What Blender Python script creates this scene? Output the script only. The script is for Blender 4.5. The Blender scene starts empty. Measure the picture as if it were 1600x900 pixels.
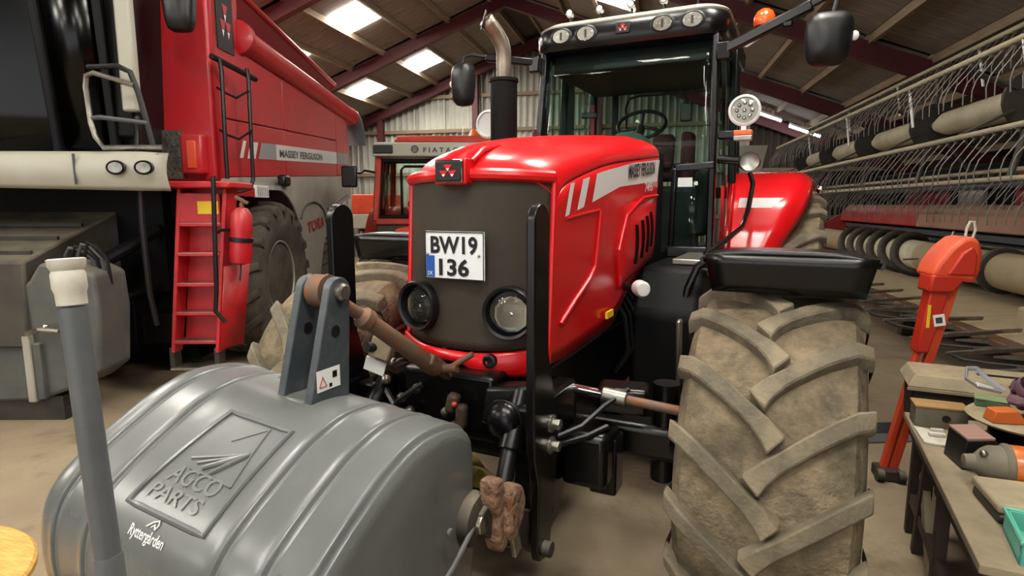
import bpy, math, random
from mathutils import Vector, Matrix
random.seed(7)
sc = bpy.context.scene
COL = sc.collection
PI = math.pi
def R(a): return math.radians(a)

# ---------------------------------------------------------------- camera, light, exposure
cam_d = bpy.data.cameras.new('camera'); cam = bpy.data.objects.new('camera', cam_d); COL.objects.link(cam)
cam.location = (0, 0, 1.74); cam.rotation_euler = (R(90 - 8.05), 0, R(13.3))
cam_d.sensor_width = 36; cam_d.lens = 920 / 1600 * 36; cam_d.clip_start = .05; cam_d.clip_end = 300
sc.camera = cam
wd = bpy.data.worlds.new('sky'); sc.world = wd; wd.use_nodes = True
bg = wd.node_tree.nodes['Background']; bg.inputs[0].default_value = (.95, .97, 1, 1); bg.inputs[1].default_value = 1.7
sc.view_settings.view_transform = 'Standard'; sc.view_settings.look = 'None'
sc.view_settings.gamma = 1; sc.view_settings.use_curve_mapping = False
sc.view_settings.exposure = 0.32
PANEL_EMIT = 42.0      # brightness of the translucent roof panels
TUBE_EMIT = 30.0

# ---------------------------------------------------------------- materials
def lin(h):
    h = h.lstrip('#'); o = []
    for i in (0, 2, 4):
        c = int(h[i:i+2], 16) / 255
        o.append(c / 12.92 if c <= .04045 else ((c + .055) / 1.055) ** 2.4)
    return (*o, 1)
MATS = {}
def mat(name, col, rough=.5, metal=0., var=None, bump=None, dust=None, coat=0., emit=0., spec=.5, var2=None, edge=None):
    m = bpy.data.materials.new(name); m.use_nodes = True; nt = m.node_tree; N = nt.nodes; L = nt.links
    b = N['Principled BSDF']; b.inputs['Roughness'].default_value = rough; b.inputs['Metallic'].default_value = metal
    b.inputs['Coat Weight'].default_value = coat; b.inputs['Coat Roughness'].default_value = .12
    b.inputs['Specular IOR Level'].default_value = spec
    b.inputs['Base Color'].default_value = lin(col)
    tc = N.new('ShaderNodeTexCoord'); cur = None
    if var:                                    # (colour, scale, low, high[, stretch])
        no = N.new('ShaderNodeTexNoise'); no.inputs['Scale'].default_value = var[1]; no.inputs['Detail'].default_value = 6
        no.inputs['Roughness'].default_value = .65
        if len(var) > 4:
            mp = N.new('ShaderNodeMapping'); mp.inputs['Scale'].default_value = var[4]
            L.new(tc.outputs['Object'], mp.inputs[0]); L.new(mp.outputs[0], no.inputs['Vector'])
        else: L.new(tc.outputs['Object'], no.inputs['Vector'])
        rp = N.new('ShaderNodeMapRange'); rp.inputs[1].default_value = var[2]; rp.inputs[2].default_value = var[3]
        L.new(no.outputs['Fac'], rp.inputs[0])
        mx = N.new('ShaderNodeMix'); mx.data_type = 'RGBA'; mx.inputs[6].default_value = lin(col); mx.inputs[7].default_value = lin(var[0])
        L.new(rp.outputs[0], mx.inputs[0]); L.new(mx.outputs[2], b.inputs['Base Color']); cur = mx.outputs[2]
    if var2:
        no2 = N.new('ShaderNodeTexNoise'); no2.inputs['Scale'].default_value = var2[1]; no2.inputs['Detail'].default_value = 8; no2.inputs['Roughness'].default_value = .7
        mp2 = N.new('ShaderNodeMapping'); mp2.inputs['Location'].default_value = (3.1, 7.7, 1.3); L.new(tc.outputs['Object'], mp2.inputs[0]); L.new(mp2.outputs[0], no2.inputs['Vector'])
        rp2 = N.new('ShaderNodeMapRange'); rp2.inputs[1].default_value = var2[2]; rp2.inputs[2].default_value = var2[3]; L.new(no2.outputs['Fac'], rp2.inputs[0])
        mx2 = N.new('ShaderNodeMix'); mx2.data_type = 'RGBA'; mx2.inputs[6].default_value = lin(col); mx2.inputs[7].default_value = lin(var2[0])
        if cur: L.new(cur, mx2.inputs[6])
        L.new(rp2.outputs[0], mx2.inputs[0]); L.new(mx2.outputs[2], b.inputs['Base Color']); cur = mx2.outputs[2]
    if edge:                                   # (colour, low, high): pale worn edges
        gp = N.new('ShaderNodeNewGeometry'); er = N.new('ShaderNodeMapRange'); er.inputs[1].default_value = edge[1]; er.inputs[2].default_value = edge[2]
        L.new(gp.outputs['Pointiness'], er.inputs[0]); ex_ = N.new('ShaderNodeMix'); ex_.data_type = 'RGBA'; ex_.inputs[7].default_value = lin(edge[0])
        if cur: L.new(cur, ex_.inputs[6])
        L.new(er.outputs[0], ex_.inputs[0]); L.new(ex_.outputs[2], b.inputs['Base Color']); cur = ex_.outputs[2]
    if dust:                                   # (colour, amount): dust lying on faces that look up
        ge = N.new('ShaderNodeNewGeometry'); sx = N.new('ShaderNodeSeparateXYZ'); L.new(ge.outputs['Normal'], sx.inputs[0])
        n2 = N.new('ShaderNodeTexNoise'); n2.inputs['Scale'].default_value = 5; n2.inputs['Detail'].default_value = 7
        L.new(tc.outputs['Object'], n2.inputs['Vector'])
        r1 = N.new('ShaderNodeMapRange'); r1.inputs[1].default_value = -.2; r1.inputs[2].default_value = .9; L.new(sx.outputs[2], r1.inputs[0])
        r2 = N.new('ShaderNodeMapRange'); r2.inputs[1].default_value = .3; r2.inputs[2].default_value = .65; r2.inputs[3].default_value = .35; L.new(n2.outputs['Fac'], r2.inputs[0])
        mu = N.new('ShaderNodeMath'); mu.operation = 'MULTIPLY'; L.new(r1.outputs[0], mu.inputs[0]); L.new(r2.outputs[0], mu.inputs[1])
        m2 = N.new('ShaderNodeMath'); m2.operation = 'MULTIPLY'; m2.inputs[1].default_value = dust[1]; L.new(mu.outputs[0], m2.inputs[0])
        dx = N.new('ShaderNodeMix'); dx.data_type = 'RGBA'; dx.inputs[6].default_value = lin(col); dx.inputs[7].default_value = lin(dust[0])
        if cur: L.new(cur, dx.inputs[6])
        L.new(m2.outputs[0], dx.inputs[0]); L.new(dx.outputs[2], b.inputs['Base Color'])
        rx = N.new('ShaderNodeMapRange'); rx.inputs[3].default_value = rough; rx.inputs[4].default_value = .85
        L.new(m2.outputs[0], rx.inputs[0]); L.new(rx.outputs[0], b.inputs['Roughness'])
    if bump:                                   # (scale, strength, distance)
        n3 = N.new('ShaderNodeTexNoise'); n3.inputs['Scale'].default_value = bump[0]; n3.inputs['Detail'].default_value = 5
        L.new(tc.outputs['Object'], n3.inputs['Vector'])
        bp = N.new('ShaderNodeBump'); bp.inputs['Strength'].default_value = bump[1]; bp.inputs['Distance'].default_value = bump[2] if len(bump) > 2 else .01
        L.new(n3.outputs['Fac'], bp.inputs['Height']); L.new(bp.outputs[0], b.inputs['Normal'])
    if emit:
        b.inputs['Emission Color'].default_value = lin(col); b.inputs['Emission Strength'].default_value = emit
    MATS[name] = m; return m
def glass(name, tint, gloss=.12, rough=.02, ior=1.45):
    m = bpy.data.materials.new(name); m.use_nodes = True; nt = m.node_tree; N = nt.nodes; L = nt.links
    N.remove(N['Principled BSDF'])
    t = N.new('ShaderNodeBsdfTransparent'); t.inputs[0].default_value = lin(tint)
    g = N.new('ShaderNodeBsdfGlossy'); g.inputs['Roughness'].default_value = rough
    lw = N.new('ShaderNodeFresnel'); lw.inputs[0].default_value = ior
    ad = N.new('ShaderNodeMath'); ad.operation = 'ADD'; ad.inputs[1].default_value = gloss - .04; ad.use_clamp = True; L.new(lw.outputs[0], ad.inputs[0])
    mx = N.new('ShaderNodeMixShader'); L.new(ad.outputs[0], mx.inputs[0]); L.new(t.outputs[0], mx.inputs[1]); L.new(g.outputs[0], mx.inputs[2])
    L.new(mx.outputs[0], N['Material Output'].inputs[0]); MATS[name] = m; return m

DUST = '#9c9078'
mat('red', '#d50d16', .3, coat=.3)
mat('red_inset', '#a81420', .55, bump=(260, .5, .002))
mat('red_fender', '#e0131c', .25, coat=.4)
mat('combine_red', '#b8101f', .38, coat=.15, var=('#a30f1c', 3, .35, .75), dust=('#c07a70', .35))
mat('combine_dark_red', '#7c1620', .6)
mat('ladder_red', '#c01420', .42, var=('#8c1019', 6, .5, .8), dust=('#a8837a', .5))
mat('orange_red', '#b5361f', .5, var=('#8f2d1d', 4, .4, .7))
mat('black', '#060607', .26, dust=('#3a3733', .10), spec=.4)
mat('black_matte', '#060607', .6, spec=.2)
mat('black_plastic', '#101113', .42)
mat('black_dusty', '#17171a', .5, dust=(DUST, .45), var=('#26241f', 8, .4, .7))
mat('frame_grey', '#4a4e52', .5, dust=('#85827a', .3))
mat('weight', '#636665', .25, var=('#565959', 3, .35, .7), bump=(9, .07, .02), dust=('#8f8f86', .12))
mat('weight_line', '#70736f', .3)
mat('bracket', '#3d4448', .42, var=('#50565a', 14, .5, .75))
mat('grille', '#2c2419', .62, var=('#3a3023', 3, .3, .7), bump=(420, .7, .002))
mat('white', '#e9e9e6', .4)
mat('plate_white', '#e2e5e6', .35)
mat('plate_blue', '#1a55a8', .4)
mat('ink', '#08080a', .5)
mat('ink_grey', '#3b3a3b', .5)
mat('silver_decal', '#cfcfcc', .38)
mat('white_decal', '#e6e6e4', .35)
mat('silver_decal_dark', '#8f8f90', .4)
mat('chrome', '#d8d8d6', .12, 1.)
mat('steel', '#a6a49c', .35, .9, var=('#7d786c', 9, .4, .7))
mat('rusty_steel', '#6e5a4a', .6, .4, var=('#8a5436', 18, .45, .65), bump=(60, .3, .004))
mat('rusty_dark', '#3d332c', .7, .3, var=('#55402f', 18, .45, .65), bump=(60, .5, .006))
mat('exhaust_steel', '#9a8f80', .4, .8, var=('#6f665b', 5, .35, .7))
mat('reflector', '#d9d9d6', .12, .95)
mat('lens_amber', '#e2611a', .3)
mat('orange_beacon', '#f0561c', .25, coat=.3)
mat('mud', '#8a6c55', .9, var=('#5a3c2e', 14, .38, .62), bump=(40, 1., .03))
mat('tyre', '#665a45', .9, var=('#8c7d64', 9, .36, .62), var2=('#4d4738', 5, .46, .68), bump=(60, 1., .012))
mat('tyre_lug', '#575143', .85, var=('#7d725d', 11, .4, .66), var2=('#45423a', 5, .46, .7), bump=(70, .8, .008), edge=('#978a70', .54, .64))
mat('tyre_lug_dark', '#3b3731', .85, var=('#5c564a', 6, .4, .7), bump=(50, .5, .006))
mat('tyre_dark', '#3f3a33', .85, var=('#5e574a', 4, .38, .68), bump=(40, .4, .006))
mat('rim_grey', '#6c675e', .5, .3, var=('#57534c', 6, .4, .7))
mat('rim_pale', '#9b968c', .45, .3)
mat('beige', '#aeada2', .5, dust=('#a09884', .4), var=('#a8a592', 3, .35, .7))
mat('combine_grey', '#a9a59b', .5, var=('#938d80', 2, .35, .75), dust=(DUST, .3))
mat('cab_dark', '#08090a', .5, spec=.25)
mat('feeder', '#242422', .7, var=('#38352e', 4, .35, .7), dust=('#7a725f', .7))
mat('feeder_grey', '#454949', .5, var=('#53544f', 5, .4, .7), dust=(DUST, .35))
mat('yellow', '#e3c01c', .5)
mat('yellow_plastic', '#dcc97a', .5, var=('#b5a357', 7, .4, .7))
mat('floor', '#81705a', .82, var=('#998a70', 1.1, .3, .72), var2=('#6f5f49', 2.2, .54, .72), bump=(22, .35, .01))
mat('floor_dark', '#3a352c', .9)
mat('roof_board', '#877b70', .85, var=('#675c52', 1.8, .32, .7, (1, 7, 1)))
mat('roof_back', '#4a4038', .9)
mat('purlin', '#8f7d66', .8, var=('#6c5c4a', 6, .35, .7, (8, .5, 8)))
mat('rafter', '#561d21', .6, var=('#43181c', 3, .35, .7))
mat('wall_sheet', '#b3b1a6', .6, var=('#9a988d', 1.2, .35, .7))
mat('wall_shaded', '#3f362d', .9, var=('#332b25', 1.5, .35, .7))  # cladding with the shade under the low right roof put into its colour
mat('wall_plain', '#8d8678', .9, var=('#777062', 1.5, .35, .7))
mat('wood', '#a98655', .7, var=('#8a6b40', 5, .35, .7, (1, 9, 1)))
mat('chipboard', '#d9ab5c', .75, var=('#c08f45', 8, .4, .6, (2, 14, 2)), bump=(40, .3, .004))
mat('bench_top', '#97896f', .85, var=('#7d705a', 6, .35, .7), bump=(50, .2, .004))
mat('bench_leg', '#3b2c26', .7, var=('#2a211e', 8, .4, .7))
mat('dusty_lid', '#8c8069', .8, var=('#a39677', 8, .35, .65))
mat('dusty_case', '#77705f', .75, var=('#5c5649', 6, .35, .7))
mat('teal', '#5cb3a0', .5)
mat('orange_drop', '#d8451f', .45, var=('#c23b1b', 6, .4, .7), dust=('#c98a6a', .4))
mat('orange_deep', '#b82a16', .5)
mat('purple', '#6b4a55', .8, var=('#4f3640', 9, .4, .65))
mat('pink_dust', '#96776a', .85)
mat('strap_orange', '#c05f22', .7)
mat('green_box', '#4f7a5e', .6, dust=('#a8a878', .8))
mat('pipe_grey', '#55585a', .48, var=('#4c4f51', 9, .4, .7))
mat('pipe_white', '#c9c5b8', .5, var=('#aaa596', 12, .45, .7))
mat('auger_cream', '#c9c1a8', .6, var=('#a89f86', 4, .4, .7))
mat('header_cream', '#b3ab93', .55, var=('#958d76', 3, .35, .7), dust=(DUST, .5))
mat('beam_dust', '#94685a', .8, var=('#a07c66', 3, .35, .7), dust=('#a3907a', .6))
mat('header_red', '#9c1822', .45, dust=('#b3846a', .75))
mat('header_table', '#8a7c62', .8, var=('#a08f70', 3, .3, .7), dust=('#a8977a', .8))
mat('tine', '#66635c', .5, .3)
mat('seat', '#4a2226', .8)
mat('dash', '#5e726a', .6)
mat('interior', '#1a1c1e', .7)
mat('soft_orange', '#c9651f', .35, coat=.2)
mat('panel_light', '#fffaf0', .5, emit=PANEL_EMIT)
mat('tube_light', '#ffffff', .5, emit=TUBE_EMIT)
glass('glass', '#edf7f2', .05, .02, 1.18)
glass('side_glass', '#edf7f2', .04, .05, 1.02)
glass('glass_dark', '#141a18', .035, .22)
glass('lens', '#f6f6f4', .05, .03, 1.2)

# ---------------------------------------------------------------- mesh building
class B:
    def __init__(s): s.v = []; s.f = []
    def add(s, vs, fs):
        o = len(s.v); s.v += [tuple(map(float, p)) for p in vs]; s.f += [tuple(i + o for i in f) for f in fs]; return s
    def hexa(s, p):            # 8 corners: bottom 4 ccw, top 4 ccw
        return s.add(p, [(3,2,1,0),(4,5,6,7),(0,1,5,4),(1,2,6,5),(2,3,7,6),(3,0,4,7)])
    def box(s, x0, x1, y0, y1, z0, z1):
        return s.hexa([(x0,y0,z0),(x1,y0,z0),(x1,y1,z0),(x0,y1,z0),(x0,y0,z1),(x1,y0,z1),(x1,y1,z1),(x0,y1,z1)])
    def obox(s, c, size, rot=(0,0,0)):
        m = Matrix.Rotation(rot[2],3,'Z') @ Matrix.Rotation(rot[1],3,'Y') @ Matrix.Rotation(rot[0],3,'X'); a, b, d = [k/2 for k in size]
        P = [Vector(c) + m @ Vector(q) for q in ((-a,-b,-d),(a,-b,-d),(a,b,-d),(-a,b,-d),(-a,-b,d),(a,-b,d),(a,b,d),(-a,b,d))]
        return s.hexa(P)
    def beam(s, p, q, w, h, up=(0,0,1)):
        p, q = Vector(p), Vector(q); d = (q-p).normalized(); u = Vector(up); a = d.cross(u)
        if a.length < 1e-4: a = d.cross(Vector((1,0,0)))
        a.normalize(); u = a.cross(d).normalized(); a *= w/2; u *= h/2
        return s.hexa([p-a-u, p+a-u, q+a-u, q-a-u, p-a+u, p+a+u, q+a+u, q-a+u])
    def lathe(s, prof, o=(0,0,0), ax=(0,0,1), n=24, ref=None):   # prof: (radius, along)
        o = Vector(o); ax = Vector(ax).normalized(); a = Vector(ref) if ref else ax.orthogonal(); a = (a - ax*a.dot(ax)).normalized(); b = ax.cross(a)
        vs = []; fs = []; k = len(prof)
        for i in range(n):
            t = 2*PI*i/n; d = a*math.cos(t) + b*math.sin(t)
            vs += [o + d*r + ax*h for r, h in prof]
        for i in range(n):
            j = (i+1) % n
            for q in range(k-1): fs.append((i*k+q, j*k+q, j*k+q+1, i*k+q+1))
        if prof[0][0] > 1e-5: fs.append(tuple(i*k for i in range(n-1, -1, -1)))
        if prof[-1][0] > 1e-5: fs.append(tuple(i*k+k-1 for i in range(n)))
        return s.add(vs, fs)
    def tube(s, p, q, r, r2=None, n=14):
        p, q = Vector(p), Vector(q); L = (q-p).length
        return s.lathe([(r,0),(r if r2 is None else r2,L)], p, q-p, n)
    def path(s, pts, r, n=8, closed=False, flat=None):
        P = [Vector(p) for p in pts]; m = len(P); vs = []; fs = []; prev = None
        for i in range(m):
            if closed: d = P[(i+1)%m] - P[i-1]
            else: d = P[min(i+1,m-1)] - P[max(i-1,0)]
            d.normalize()
            a = d.orthogonal() if prev is None else prev - d*prev.dot(d)
            a.normalize(); prev = a; b = d.cross(a)
            ri = r[i] if isinstance(r, (list, tuple)) else r
            for j in range(n):
                t = 2*PI*j/n; vs.append(P[i] + (a*math.cos(t) + b*math.sin(t)*(flat or 1))*ri)
        for i in range(m if closed else m-1):
            k = (i+1) % m
            for j in range(n): fs.append((i*n+j, i*n+(j+1)%n, k*n+(j+1)%n, k*n+j))
        if not closed: fs.append(tuple(range(n-1,-1,-1))); fs.append(tuple((m-1)*n+j for j in range(n)))
        return s.add(vs, fs)
    def prism(s, poly, fn, a, b):    # 2D polygon, fn(x,y,t) -> 3D point, extruded from t=a to t=b
        n = len(poly); vs = [fn(x,y,a) for x,y in poly] + [fn(x,y,b) for x,y in poly]
        fs = [tuple(range(n-1,-1,-1)), tuple(range(n,2*n))] + [(i,(i+1)%n,n+(i+1)%n,n+i) for i in range(n)]
        return s.add(vs, fs)
    def grid(s, fn, nu, nv, th=None):   # fn(a,b) a,b in 0..1 ; th: offset function or None for open sheet
        vs = [fn(i/nu, j/nv) for i in range(nu+1) for j in range(nv+1)]; k = nv+1
        fs = [(i*k+j, (i+1)*k+j, (i+1)*k+j+1, i*k+j+1) for i in range(nu) for j in range(nv)]
        return s.add(vs, fs)
    def ball(s, c, r, n=16, m=10, sc_=(1,1,1), a0=-PI/2, a1=PI/2, ax=(0,0,1)):
        prof = [(max(0,math.cos(a0+(a1-a0)*i/m))*r, math.sin(a0+(a1-a0)*i/m)*r) for i in range(m+1)]
        o = len(s.v); s.lathe(prof, (0,0,0), ax, n)
        for i in range(o, len(s.v)):
            x,y,z = s.v[i]; s.v[i] = (x*sc_[0]+c[0], y*sc_[1]+c[1], z*sc_[2]+c[2])
        return s
    def xf(s, fn): s.v = [tuple(fn(p)) for p in s.v]; return s
    def build(s, name, m, parent=None, bevel=0, solid=0, off=None, ang=35, sub=0, loc=None, rotz=0, seg=2):
        me = bpy.data.meshes.new(name)
        vs = s.v if off is None else [(p[0]-off[0], p[1]-off[1], p[2]-off[2]) for p in s.v]
        me.from_pydata(vs, [], s.f); me.materials.append(MATS[m] if isinstance(m, str) else m)
        me.validate()
        o = bpy.data.objects.new(name, me); COL.objects.link(o); o.parent = parent
        fix(o, bevel, solid, ang, sub, seg)
        if loc: o.location = loc
        if rotz: o.rotation_euler[2] = rotz
        return o
def fix(o, bevel=0, solid=0, ang=35, sub=0, seg=2):
    me = o.data
    import bmesh
    bm = bmesh.new(); bm.from_mesh(me); bmesh.ops.remove_doubles(bm, verts=bm.verts, dist=1e-5)
    if not solid: bmesh.ops.recalc_face_normals(bm, faces=bm.faces)
    bm.to_mesh(me); bm.free()
    for p in me.polygons: p.use_smooth = True
    me.set_sharp_from_angle(angle=R(ang))
    if solid:
        md = o.modifiers.new('solid', 'SOLIDIFY'); md.thickness = solid; md.offset = 0
    if bevel:
        md = o.modifiers.new('bevel', 'BEVEL'); md.width = bevel; md.segments = seg; md.limit_method = 'ANGLE'; md.angle_limit = R(30); md.harden_normals = False
    if sub:
        md = o.modifiers.new('sub', 'SUBSURF'); md.levels = sub; md.render_levels = sub
def thing(name, label, cat, loc=(0,0,0), rotz=0, group=None):
    o = bpy.data.objects.new(name, None); COL.objects.link(o); o.location = loc; o.rotation_euler[2] = rotz
    return tag(o, label, cat, group)
def tag(o, label=None, cat=None, group=None, kind=None):
    if label: o['label'] = label
    if cat: o['category'] = cat
    if group: o['group'] = group
    if kind: o['kind'] = kind
    return o
def inst(src, parent, loc=(0,0,0), rot=(0,0,0), scale=None, name=None):
    c = src.copy(); COL.objects.link(c); c.parent = parent; c.location = loc; c.rotation_euler = rot
    if scale: c.scale = scale
    return c
_tx = {}
def text_mesh(s, bold=0.):
    if (s, bold) in _tx: return _tx[(s, bold)]
    cu = bpy.data.curves.new('t', 'FONT'); cu.body = s; cu.align_x = 'CENTER'; cu.align_y = 'CENTER'; cu.size = 1; cu.resolution_u = 3; cu.offset = bold
    ob = bpy.data.objects.new('t', cu); COL.objects.link(ob)
    dg = bpy.context.evaluated_depsgraph_get(); me = ob.evaluated_get(dg).to_mesh()
    vs = [tuple(v.co) for v in me.vertices]; fs = [tuple(p.vertices) for p in me.polygons]
    ob.evaluated_get(dg).to_mesh_clear(); bpy.data.objects.remove(ob); bpy.data.curves.remove(cu)
    x0 = min(v[0] for v in vs); x1 = max(v[0] for v in vs); y0 = min(v[1] for v in vs); y1 = max(v[1] for v in vs)
    vs = [((v[0]-x0)/(x1-x0), (v[1]-y0)/(y1-y0)) for v in vs]     # unit box
    _tx[(s, bold)] = (vs, fs); return vs, fs
def text(name, s, fn, m, parent, off=None, bold=0.):    # fn(x,y) with x,y in 0..1 across the lettering
    vs, fs = text_mesh(s, bold); b = B(); b.add([fn(x, y) for x, y in vs], fs)
    o = b.build(name, m, parent, off=off); return o
def bil(p00, p10, p11, p01):   # bilinear patch
    P = [Vector(p) for p in (p00, p10, p11, p01)]
    return lambda x, y: P[0]*(1-x)*(1-y) + P[1]*x*(1-y) + P[2]*x*y + P[3]*(1-x)*y
def lerp(pts, x):
    if x <= pts[0][0]: return pts[0][1]
    for (a, fa), (b, fb) in zip(pts, pts[1:]):
        if x <= b: return fa + (fb-fa)*(x-a)/(b-a)
    return pts[-1][1]
def smooth(pts, x):            # monotone-ish cosine blend of lerp
    if x <= pts[0][0]: return pts[0][1]
    for i, ((a, fa), (b, fb)) in enumerate(zip(pts, pts[1:])):
        if x <= b:
            t = (x-a)/(b-a)
            f0 = pts[max(i-1,0)]; f3 = pts[min(i+2,len(pts)-1)]
            m0 = (fb-f0[1])/(b-f0[0])*(b-a); m1 = (f3[1]-fa)/(f3[0]-a)*(b-a)
            return (2*t**3-3*t*t+1)*fa + (t**3-2*t*t+t)*m0 + (-2*t**3+3*t*t)*fb + (t**3-t*t)*m1
    return pts[-1][1]
def logo_tri(parent, fn, m='white', m2='red', off=None):     # three-triangle emblem in unit square
    def tri(cx, cy, w, h, name, mm):
        B().add([fn(cx-w, cy+h), fn(cx+w, cy+h), fn(cx, cy-h)], [(0,1,2)]).build(name, mm, parent, off=off)
    for cx, cy in ((.5,.68),(.3,.36),(.7,.36)):
        B().add([fn(cx-.2,cy+.16), fn(cx+.2,cy+.16), fn(cx+.09,cy-.02), fn(cx-.09,cy-.02)], [(0,1,2,3)]).build('emblem_triangle', m2, parent, off=off)
        B().add([fn(cx-.085,cy-.035), fn(cx+.085,cy-.035), fn(cx,cy-.18)], [(0,1,2)]).build('emblem_triangle', m, parent, off=off)

# ---------------------------------------------------------------- building shell
RX, RZ, SL = -3.47, 6.64, .38
def roofz(x): return RZ - SL*abs(x - RX)
fl = B().box(-16, 9, -12, 20, -.2, 0).build('floor', 'floor'); tag(fl, kind='structure')
WY = 18.0
def wall(name, b, m): o = b.build(name, m); tag(o, kind='structure'); return o
# back gable: one sheet per cladding panel, with raised ribs
wb = B(); wb.prism([(-14.4,0),(7.5,0),(7.5,roofz(7.5)+.1),(RX,RZ+.1),(-14.4,roofz(-14.4)+.1)], lambda x,y,t:(x,t,y), WY+.06, WY+.2)
wback = wall('wall_back', wb, 'wall_plain')
x = -14.4
while x < 7.4:
    b = B(); x1 = min(x+1.0, 7.5); n = 5
    for k in range(n):
        xa = x + (x1-x)*k/n; w = (x1-x)/n
        za = roofz(xa); zb = roofz(xa+w)
        b.add([(xa,WY+.05,0),(xa+w*.6,WY+.05,0),(xa+w*.68,WY,0),(xa+w*.92,WY,0),(xa+w,WY+.05,0),
               (xa,WY+.05,za),(xa+w*.6,WY+.05,za),(xa+w*.68,WY,za),(xa+w*.92,WY,za),(xa+w,WY+.05,zb)],
              [(i,i+1,i+6,i+5) for i in range(4)])
    b.build('cladding_sheet', 'wall_sheet' if x < 1.9 else 'wall_shaded', wback, solid=.004, ang=20); x = x1
for z in (1.4, 2.7, 4.02, 5.05):
    xa = RX - (RZ-z)/SL if roofz(-14.4) < z else -14.3; xb = RX + (RZ-z)/SL if roofz(7.5) < z else 7.4
    B().box(xa+.2, xb-.2, WY-.12, WY-.01, z-.05, z+.05).build('wall_rail', 'purlin', wback)
for x in (-8.5, -5.35, -1.6, 2.0):
    B().box(x-.09, x+.09, WY-.3, WY-.12, 0, roofz(x)-.2).build('wall_column', 'rafter', wback)
for nm, xw in (('wall_left', -14.4), ('wall_right', 7.5)):
    wall(nm, B().box(xw-.15, xw+.0, -7, WY+.1, 0, roofz(xw)+.1) if xw < 0 else B().box(xw, xw+.15, -7, WY+.1, 0, roofz(xw)+.1), 'wall_plain')
wf = B()      # front gable with a wide open doorway
wf.prism([(-14.4,0),(-8.5,0),(-8.5,4.3),(-14.4,roofz(-14.4))], lambda x,y,t:(x,t,y), -7.2, -7)
wf.prism([(2.0,0),(7.5,0),(7.5,roofz(7.5)),(2.0,4.3)], lambda x,y,t:(x,t,y), -7.2, -7)
wf.prism([(-8.6,4.25),(2.1,4.25),(2.1,4.3),(RX,RZ),(-8.6,4.6)], lambda x,y,t:(x,t,y), -7.2, -7)
wall('wall_front', wf, 'wall_plain')
ceil = B()
for sgn, xe in ((-1,-14.6),(1,7.7)):
    ceil.hexa([(RX,-7.4,RZ+.06),(xe,-7.4,roofz(xe)+.06),(xe,WY+.3,roofz(xe)+.06),(RX,WY+.3,RZ+.06),(RX,-7.4,RZ+.16),(xe,-7.4,roofz(xe)+.16),(xe,WY+.3,roofz(xe)+.16),(RX,WY+.3,RZ+.16)])
ceiling = tag(ceil.build('ceiling', 'roof_back'), kind='structure')
RAF = [-6, -2, 2, 6, 10, 14, 17.75]
purl = [RX-.35] + [-4.85-.85*i for i in range(12)]; purr = [2*RX - p for p in purl]
PITCH = 1/math.sqrt(1+SL*SL)
for y in RAF:
    for sgn in (-1, 1):
        xe = -14.35 if sgn < 0 else 7.45
        z0 = RZ-.1; b = B()
        def rz(x, d): return roofz(x) - d
        b.hexa([(RX,y-.08,rz(RX,.36)),(xe,y-.08,rz(xe,.36)),(xe,y+.08,rz(xe,.36)),(RX,y+.08,rz(RX,.36)),(RX,y-.08,rz(RX,.09)),(xe,y-.08,rz(xe,.09)),(xe,y+.08,rz(xe,.09)),(RX,y+.08,rz(RX,.09))])
        b.build('rafter', 'rafter', ceiling)
for xs in (purl, purr):
    for x in xs:
        if not -14.3 < x < 7.4: continue
        z = roofz(x); B().box(x-.035, x+.035, -6.9, WY-.05, z-.12, z+.02).build('purlin', 'purlin', ceiling)
LIT = {}
SPOTS = []          # translucent roof panels: (slot index on its slope, bay start)
for y0 in RAF[:-1]:
    for k in (2, 4): SPOTS.append((-1, k, y0))
    if y0 in (-6, -2, 2, 10): SPOTS.append((1, 2, y0))  # right slope: all but the far bay are unseen, added to light the bonnet side
    if -4 < y0 < 4: SPOTS.append((1, 4, y0))  # unseen as well, extra light from the right
nwin = 0
for sgn, xs in ((-1, purl), (1, purr)):
    for k in range(len(xs)-1):
        xa, xb = xs[k], xs[k+1]
        if not (-14.3 < xb < 7.4): continue
        for y0, y1 in zip(RAF, RAF[1:]):
            c = ((xa+xb)/2, (y0+y1)/2, roofz((xa+xb)/2)); w = abs(xb-xa)-.09; rot = math.atan(SL)*(1 if sgn > 0 else -1)
            if (sgn, k, y0) in SPOTS:
                ln = .95; nwin += 1; yc = c[1] - .2
                o = B().obox((0,0,0), (w/PITCH*.93, ln, .03), (0, rot, 0)).build('window_%d' % nwin, 'panel_light', loc=(c[0], yc, c[2]-.045)); tag(o, kind='structure')
                B().obox((0,0,0), (w/PITCH, y1-y0-.16, .03), (0, rot, 0)).build('roof_panel', 'roof_board', ceiling, loc=(c[0], c[1], c[2]+.005))
            else:
                B().obox((0,0,0), (w/PITCH, y1-y0-.16, .03), (0, rot, 0)).build('roof_panel', 'roof_board', ceiling, loc=c)
# fluorescent battens on the dark right-hand slope
for i, (y, x) in enumerate(((16.6, 2.75), (16.9, 3.75))):
    t = thing('fluorescent_lamp', ['short fluorescent lamp glowing under the roof beside the round cab work light','white fluorescent tube on the roof above the header, nearer the right edge'][i], 'ceiling light', (x, y, roofz(x)-.3), 0, 'fluorescent lamps on the right roof slope')
    rot = math.atan(SL)
    B().obox((0,0,.07), (.8,.1,.05), (0,rot,0)).build('housing', 'white', t)
    B().tube((-.37,0,.02+.37*SL), (.37,0,.02-.37*SL), .03).build('tube', 'tube_light', t)
    B().obox((0,0,.2), (.03,.03,.25)).build('hanger', 'steel', t)
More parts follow.
